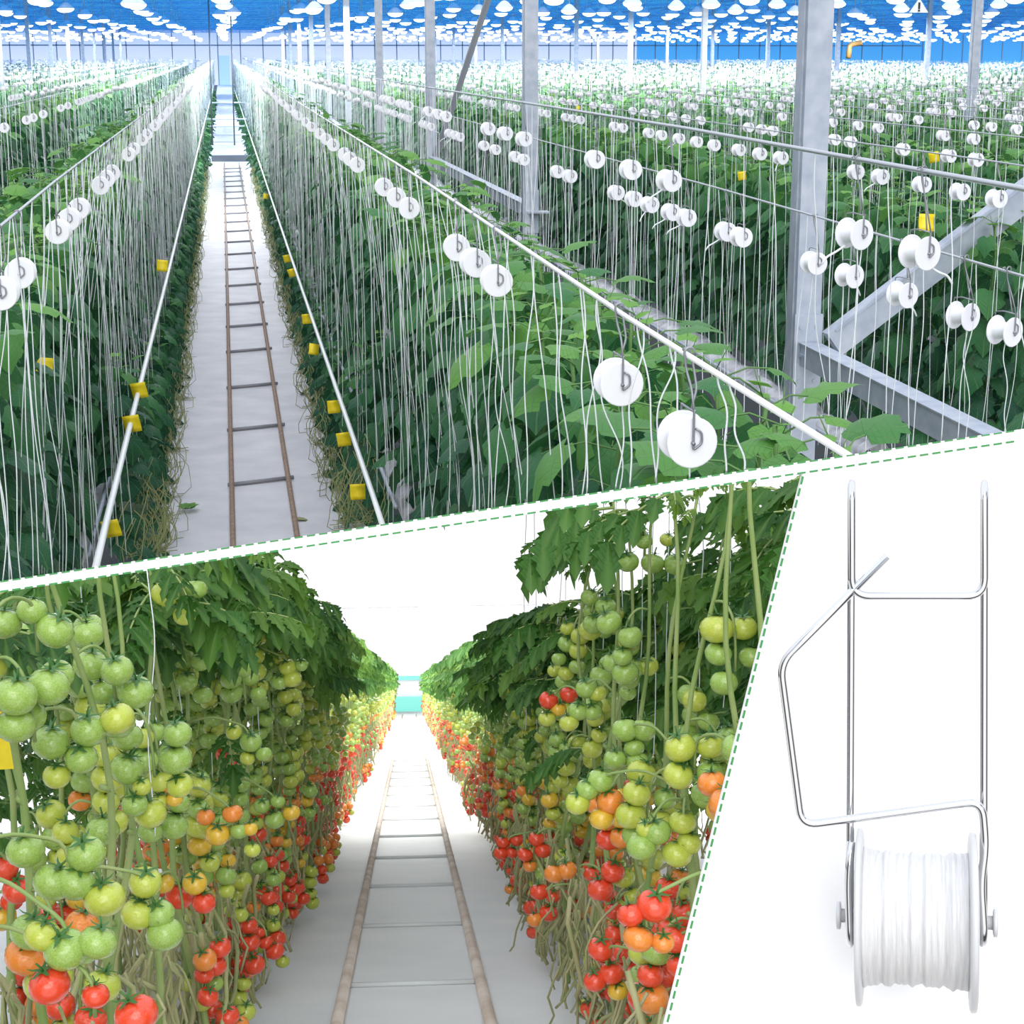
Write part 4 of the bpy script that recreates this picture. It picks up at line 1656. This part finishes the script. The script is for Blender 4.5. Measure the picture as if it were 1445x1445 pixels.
cnt = {}
farther = []
ntom = 0
for t_ in tl:
    s, side, sg, L, back, sd = t_
    rr = random.Random(sd)
    key = (side, back)
    n = cnt.get(key, 0)
    cnt[key] = n + 1
    line = 'back' if back else 'aisle-side'
    rz = rot0 + (pi if sg > 0 else 0)     # local x towards the aisle
    P = low(L, 0, s)
    if s > NEAR_S:
        fm_ = far_me[sd % 4 + (4 if side == 'right' else 0)]
        if s > 32:
            farther.append((fm_, P, rz))
            continue
        o = link('tomato_plant', fm_, None, P, rz + rr.uniform(-.3, .3), (1, 1, rr.uniform(.95, 1.05)))
        if n < 60:
            lab = f'small tomato plant, {ordw(n)} from the camera, {line} line of the {side} row'
        else:
            lab = f'small tomato plant at the far end of the {side} tomato row'
        tag(o, lab, 'tomato plant', f'tomato plants, {line} line of the {side} row')
        continue
    r = empty('tomato_plant', P + Vector((0, 0, HB)))
    hero = hero_by.get(t_, [])
    cols_ = sorted({c for cl_ in hero for (_, _, c) in cl_})
    desc = 'tomato plant with ' + (' and '.join(cols_[:2]) if cols_ else 'mixed') + ' fruit'
    tag(r, f'{desc}, {ordw(n)} from the camera, {line} line, {side} row', 'tomato plant', f'tomato plants, {line} line of the {side} row')
    if side == 'left':
        top_, lf, nl_ = (.62, (.12, .60), 22) if back else (.52, (.2, .50), 12)
        if s < 4.2:
            lf, nl_ = ((.1, .6), 9) if back else ((.38, .5), 3)
    else:
        top_, lf, nl_ = (.50 if s < 5.6 else .40, (-.10, .46 if s < 5.6 else .36), 20 if s < 6 else 24) if back else (.32, (.0, .30), 11)
        if s < 6.5 and not back:
            top_, lf, nl_ = .50, (.44, .50), 1
    st, fo, tr, sa = tomato_plant_parts(sd, top=top_, nleaf=nl_, leafy=lf, hmax=.40 if side == 'left' else .30 if s < 7 else .12)
    mw = Matrix.Translation(P) @ Matrix.Rotation(rz, 4, 'Z')
    off = r.location

    def world(mb_):
        mb_.v = [tuple(mw @ Vector(v)) for v in mb_.v]
        return mb_
    so = link('stem', world(st).mesh('stem', [M_['tomstem']], clip='below'), r, -off)
    fm = world(fo).mesh('foliage', [M_['tomleaf'], M_['tomstem']], clip='below')
    if len(fm.polygons):
        link('foliage', fm, r, -off)
    lw_ = MB()
    add_lowered(lw_, rr, .0 if side == 'left' else .06)
    link('lowered_stem', world(lw_).mesh('lowered_stem', [M_['oldstem']]), r, -off)
    placed = []

    def put_tom(c, rad, cc):
        global ntom
        o = link('tomato', tom_me[cc][rr.randint(0, 2)], r, c - off, rr.uniform(0, 6.28), (rad, rad, rad * rr.uniform(.92, 1.0)))
        o.rotation_euler = (rr.uniform(-.35, .35), rr.uniform(-.35, .35), rr.uniform(0, 6.28))
        o['label'] = f'{cc} tomato' if cc != 'lime' else 'yellowish green tomato'
        link('calyx', cal_me, o)
        ntom += 1
    def hang(pts_, rad_):
        sk = MB()
        sk.tube(pts_, rad_, 5)
        me_ = sk.mesh('truss_stalk', [M_['tomstem']], clip='below')
        if len(me_.polygons):
            link('truss_stalk', me_, r, -off)
    for cl_ in hero:
        cx = sum((c[0] for c in cl_), Vector()) / len(cl_)
        top = max(c[0].z for c in cl_) + .02
        h = cx.z + .06 - P.z
        a0 = mw @ sa(h)
        mid = Vector((cx.x, cx.y, top))
        pts = [a0, a0.lerp(mid, .5) + Vector((0, 0, .03)), mid, Vector((cx.x, cx.y, cx.z - .03))]
        hang(fillet(pts, .03, 3), .0035)
        for (c, rad, cc) in cl_:
            put_tom(c, rad, cc)
            ALLTOM.append((c, rad))
    for (bp, a, nf, h) in tr:
        if s < 7 and rr.random() < (.8 if side == 'left' and s < 3.7 else .5 if not back else .4):
            continue
        pts, frs = truss_points(bp, a, nf, rr)
        pts = [mw @ p for p in pts]
        q = pix(pts[-1])
        # leave room round the trusses already hung
        fr2 = []
        for (c, rad) in frs:
            c = mw @ c
            if (c - EYE).dot(DIVN) > -.05:
                continue
            if all((c - pc).length > (rad + pr) * .92 for pc, pr in ALLTOM if abs(pc.z - c.z) < .09):
                fr2.append((c, rad))
        if len(fr2) < 2:
            continue
        hang(fillet(pts, .02, 3), .0033)
        col0 = [fruit_color(rr, fr2[0][0].z - low(L, 0, s).z, s) for _ in range(2)]
        for (c, rad) in fr2:
            put_tom(c, rad, rr.choice(col0 + [fruit_color(rr, c.z - P.z, s)]))
            ALLTOM.append((c, rad))
print('tomatoes', ntom)
bm = bmesh.new()                           # the plants at the far end of the lane
for fm_, P, rz in farther:
    k0 = len(bm.verts)
    bm.from_mesh(fm_)
    bm.verts.ensure_lookup_table()
    bmesh.ops.transform(bm, matrix=Matrix.Translation(P) @ Matrix.Rotation(rz, 4, 'Z'), verts=bm.verts[k0:])
me = bpy.data.meshes.new('distant_tomato_plants')
bm.to_mesh(me)
bm.free()
for m_ in far_me[0].materials:
    me.materials.append(m_)
tag(link('distant_tomato_plants', me), 'tomato plants blending together at the far end of both rows', 'tomato plants', None, 'stuff')

# ---- leafy second rows behind
inst_rows = [('left', -1.75, 3.2), ('right', 1.75, 4.2)]
for side, L0, s in inst_rows:
    n = 0
    rr = random.Random(int(L0 * 10))
    while s < 34:
        P = low(L0 + rr.uniform(-.1, .1), 0, s)
        if s < 9.5:
            st, fo, tr, sa = tomato_plant_parts(rr.randint(0, 9999), leafy=(-.55, .66), coarse=False, nleaf=22)
            r = empty('leafy_tomato_plant', P + Vector((0, 0, HB)))
            mw = Matrix.Translation(P)
            off = r.location
            for nm_, mb_, mt_ in (('stem', st, [M_['tomstem']]), ('foliage', fo, [M_['tomleaf'], M_['tomstem']])):
                mb_.v = [tuple(mw @ Vector(v)) for v in mb_.v]
                me_ = mb_.mesh(nm_, mt_, clip='below')
                if len(me_.polygons):
                    link(nm_, me_, r, -off)
            tag(r, f'leafy tomato plant behind the {side} tomato row, {ordw(n)} from the camera', 'tomato plant', f'leafy plants behind the {side} row')
        else:
            r = link('leafy_tomato_plant', far_me[n % 5], None, P, rr.uniform(0, 6))
            tag(r, f'distant leafy tomato plant behind the {side} tomato row', 'tomato plant', f'leafy plants behind the {side} row')
        n += 1
        s += rr.uniform(.36, .5) * (1 if s < 12 else 2)

# ---- white film growing bags along the rows, each a thing
for side, L0 in (('left', -.80), ('right', .88)):
    s, n = (2.6 if side == 'left' else 3.2), 0
    while s < 40:
        P = low(L0, -1.02, s)
        m = MB()
        vv, ff = [], []
        rr = random.Random(int(s * 10))
        hl = .46
        for k in range(9):
            t = k / 8
            q = low(L0, -1.02, s - hl + 2 * hl * t) - P
            e = math.sin(pi * min(1, max(0, t * 1.0))) ** .25 if 0 < t < 1 else .35
            for j in range(10):
                a = 2 * pi * j / 10
                vv.append(q + LR * (.14 * math.cos(a) * (.75 + .25 * e)) + LZ * (.10 * math.sin(a) * e + rr.uniform(-.008, .008)))
        for k in range(8):
            for j in range(10):
                ff.append((k * 10 + j, k * 10 + (j + 1) % 10, (k + 1) * 10 + (j + 1) % 10, (k + 1) * 10 + j))
        ff += [tuple(range(9, -1, -1)), tuple(range(80, 90))]
        m.add(vv, ff)
        o = m.build('growing_bag', [M_['film']], None, P)
        tag(o, f'white film growing bag, {ordw(n)} from the camera under the {side} tomato row', 'growing bag', f'growing bags under the {side} row')
        n += 1
        s += .98
    # the bench the bags lie on
    m = MB()
    for k in range(30):
        pass
    a_, c_ = low(L0, -1.145, 2.3), low(L0, -1.145, 45)
    m.bar(a_, c_, .26, .03)
    s = 2.6
    while s < 40:
        m.bar(low(L0, -1.26, s), low(L0, -1.15, s), .04, .04, up=(0, 1, 0))
        s += 1.5
    tag(m.build('bag_bench', [M_['galv']], smooth=False), f'low steel bench carrying the growing bags of the {side} tomato row', 'bench')

# ---- white strings holding the tomato plants
strs = [(207, .0, 3.9), (113, 0, 4.4), (240, 0, 5.2), (352, 0, 7.0), (358, 0, 7.2), (365, 0, 7.4), (284, 0, 6.5), (985, 0, 4.8), (952, 0, 4.9), (945, 0, 5.1), (925, 0, 5.2), (912, 0, 5.6), (882, 0, 6.0), (852, 0, 6.4), (870, 0, 6.6), (797, 0, 7.0), (790, 0, 7.3),
        (754, 0, 7.6), (743, 0, 7.9), (1035, 0, 4.6)]
for q, (x, _, dep) in enumerate(sorted(strs)):
    yt = ybot(x) - 4
    P = EYE + ray(x, yt) * dep
    L, h, s = low_from_pix(x, yt, dep)
    bot = low(L, -.35 if x < 700 else -.25, s)
    ln = P.z - bot.z
    o = link('support_string', twine_me[q % 8], None, P, q * .7, (.35, .35, ln))
    o.scale = (.8, .8, ln)
    if x < 700:
        lab = f'pale vertical string among the left tomato plants, {ORD[q]} from the left'
    else:
        lab = f'pale vertical string among the right tomato plants, {ORD[q - 7]} from the aisle'
    tag(o, lab, 'string', 'strings holding the tomato plants')

# ---- yellow sticky cards behind the nearest plants
for q, (x, y, dep, lab) in enumerate(((-8, 1062, 3.4, 'lower yellow insect card at the left edge behind green tomatoes'), (-14, 1000, 3.5, 'upper yellow insect card at the left edge behind green tomatoes'))):
    P = EYE + ray(x, y) * dep
    m = MB()
    m.box((0, 0, 0), (.09, .003, .07))
    tag(m.build('sticky_card', [M_['card']], None, P, smooth=False), lab, 'insect card')
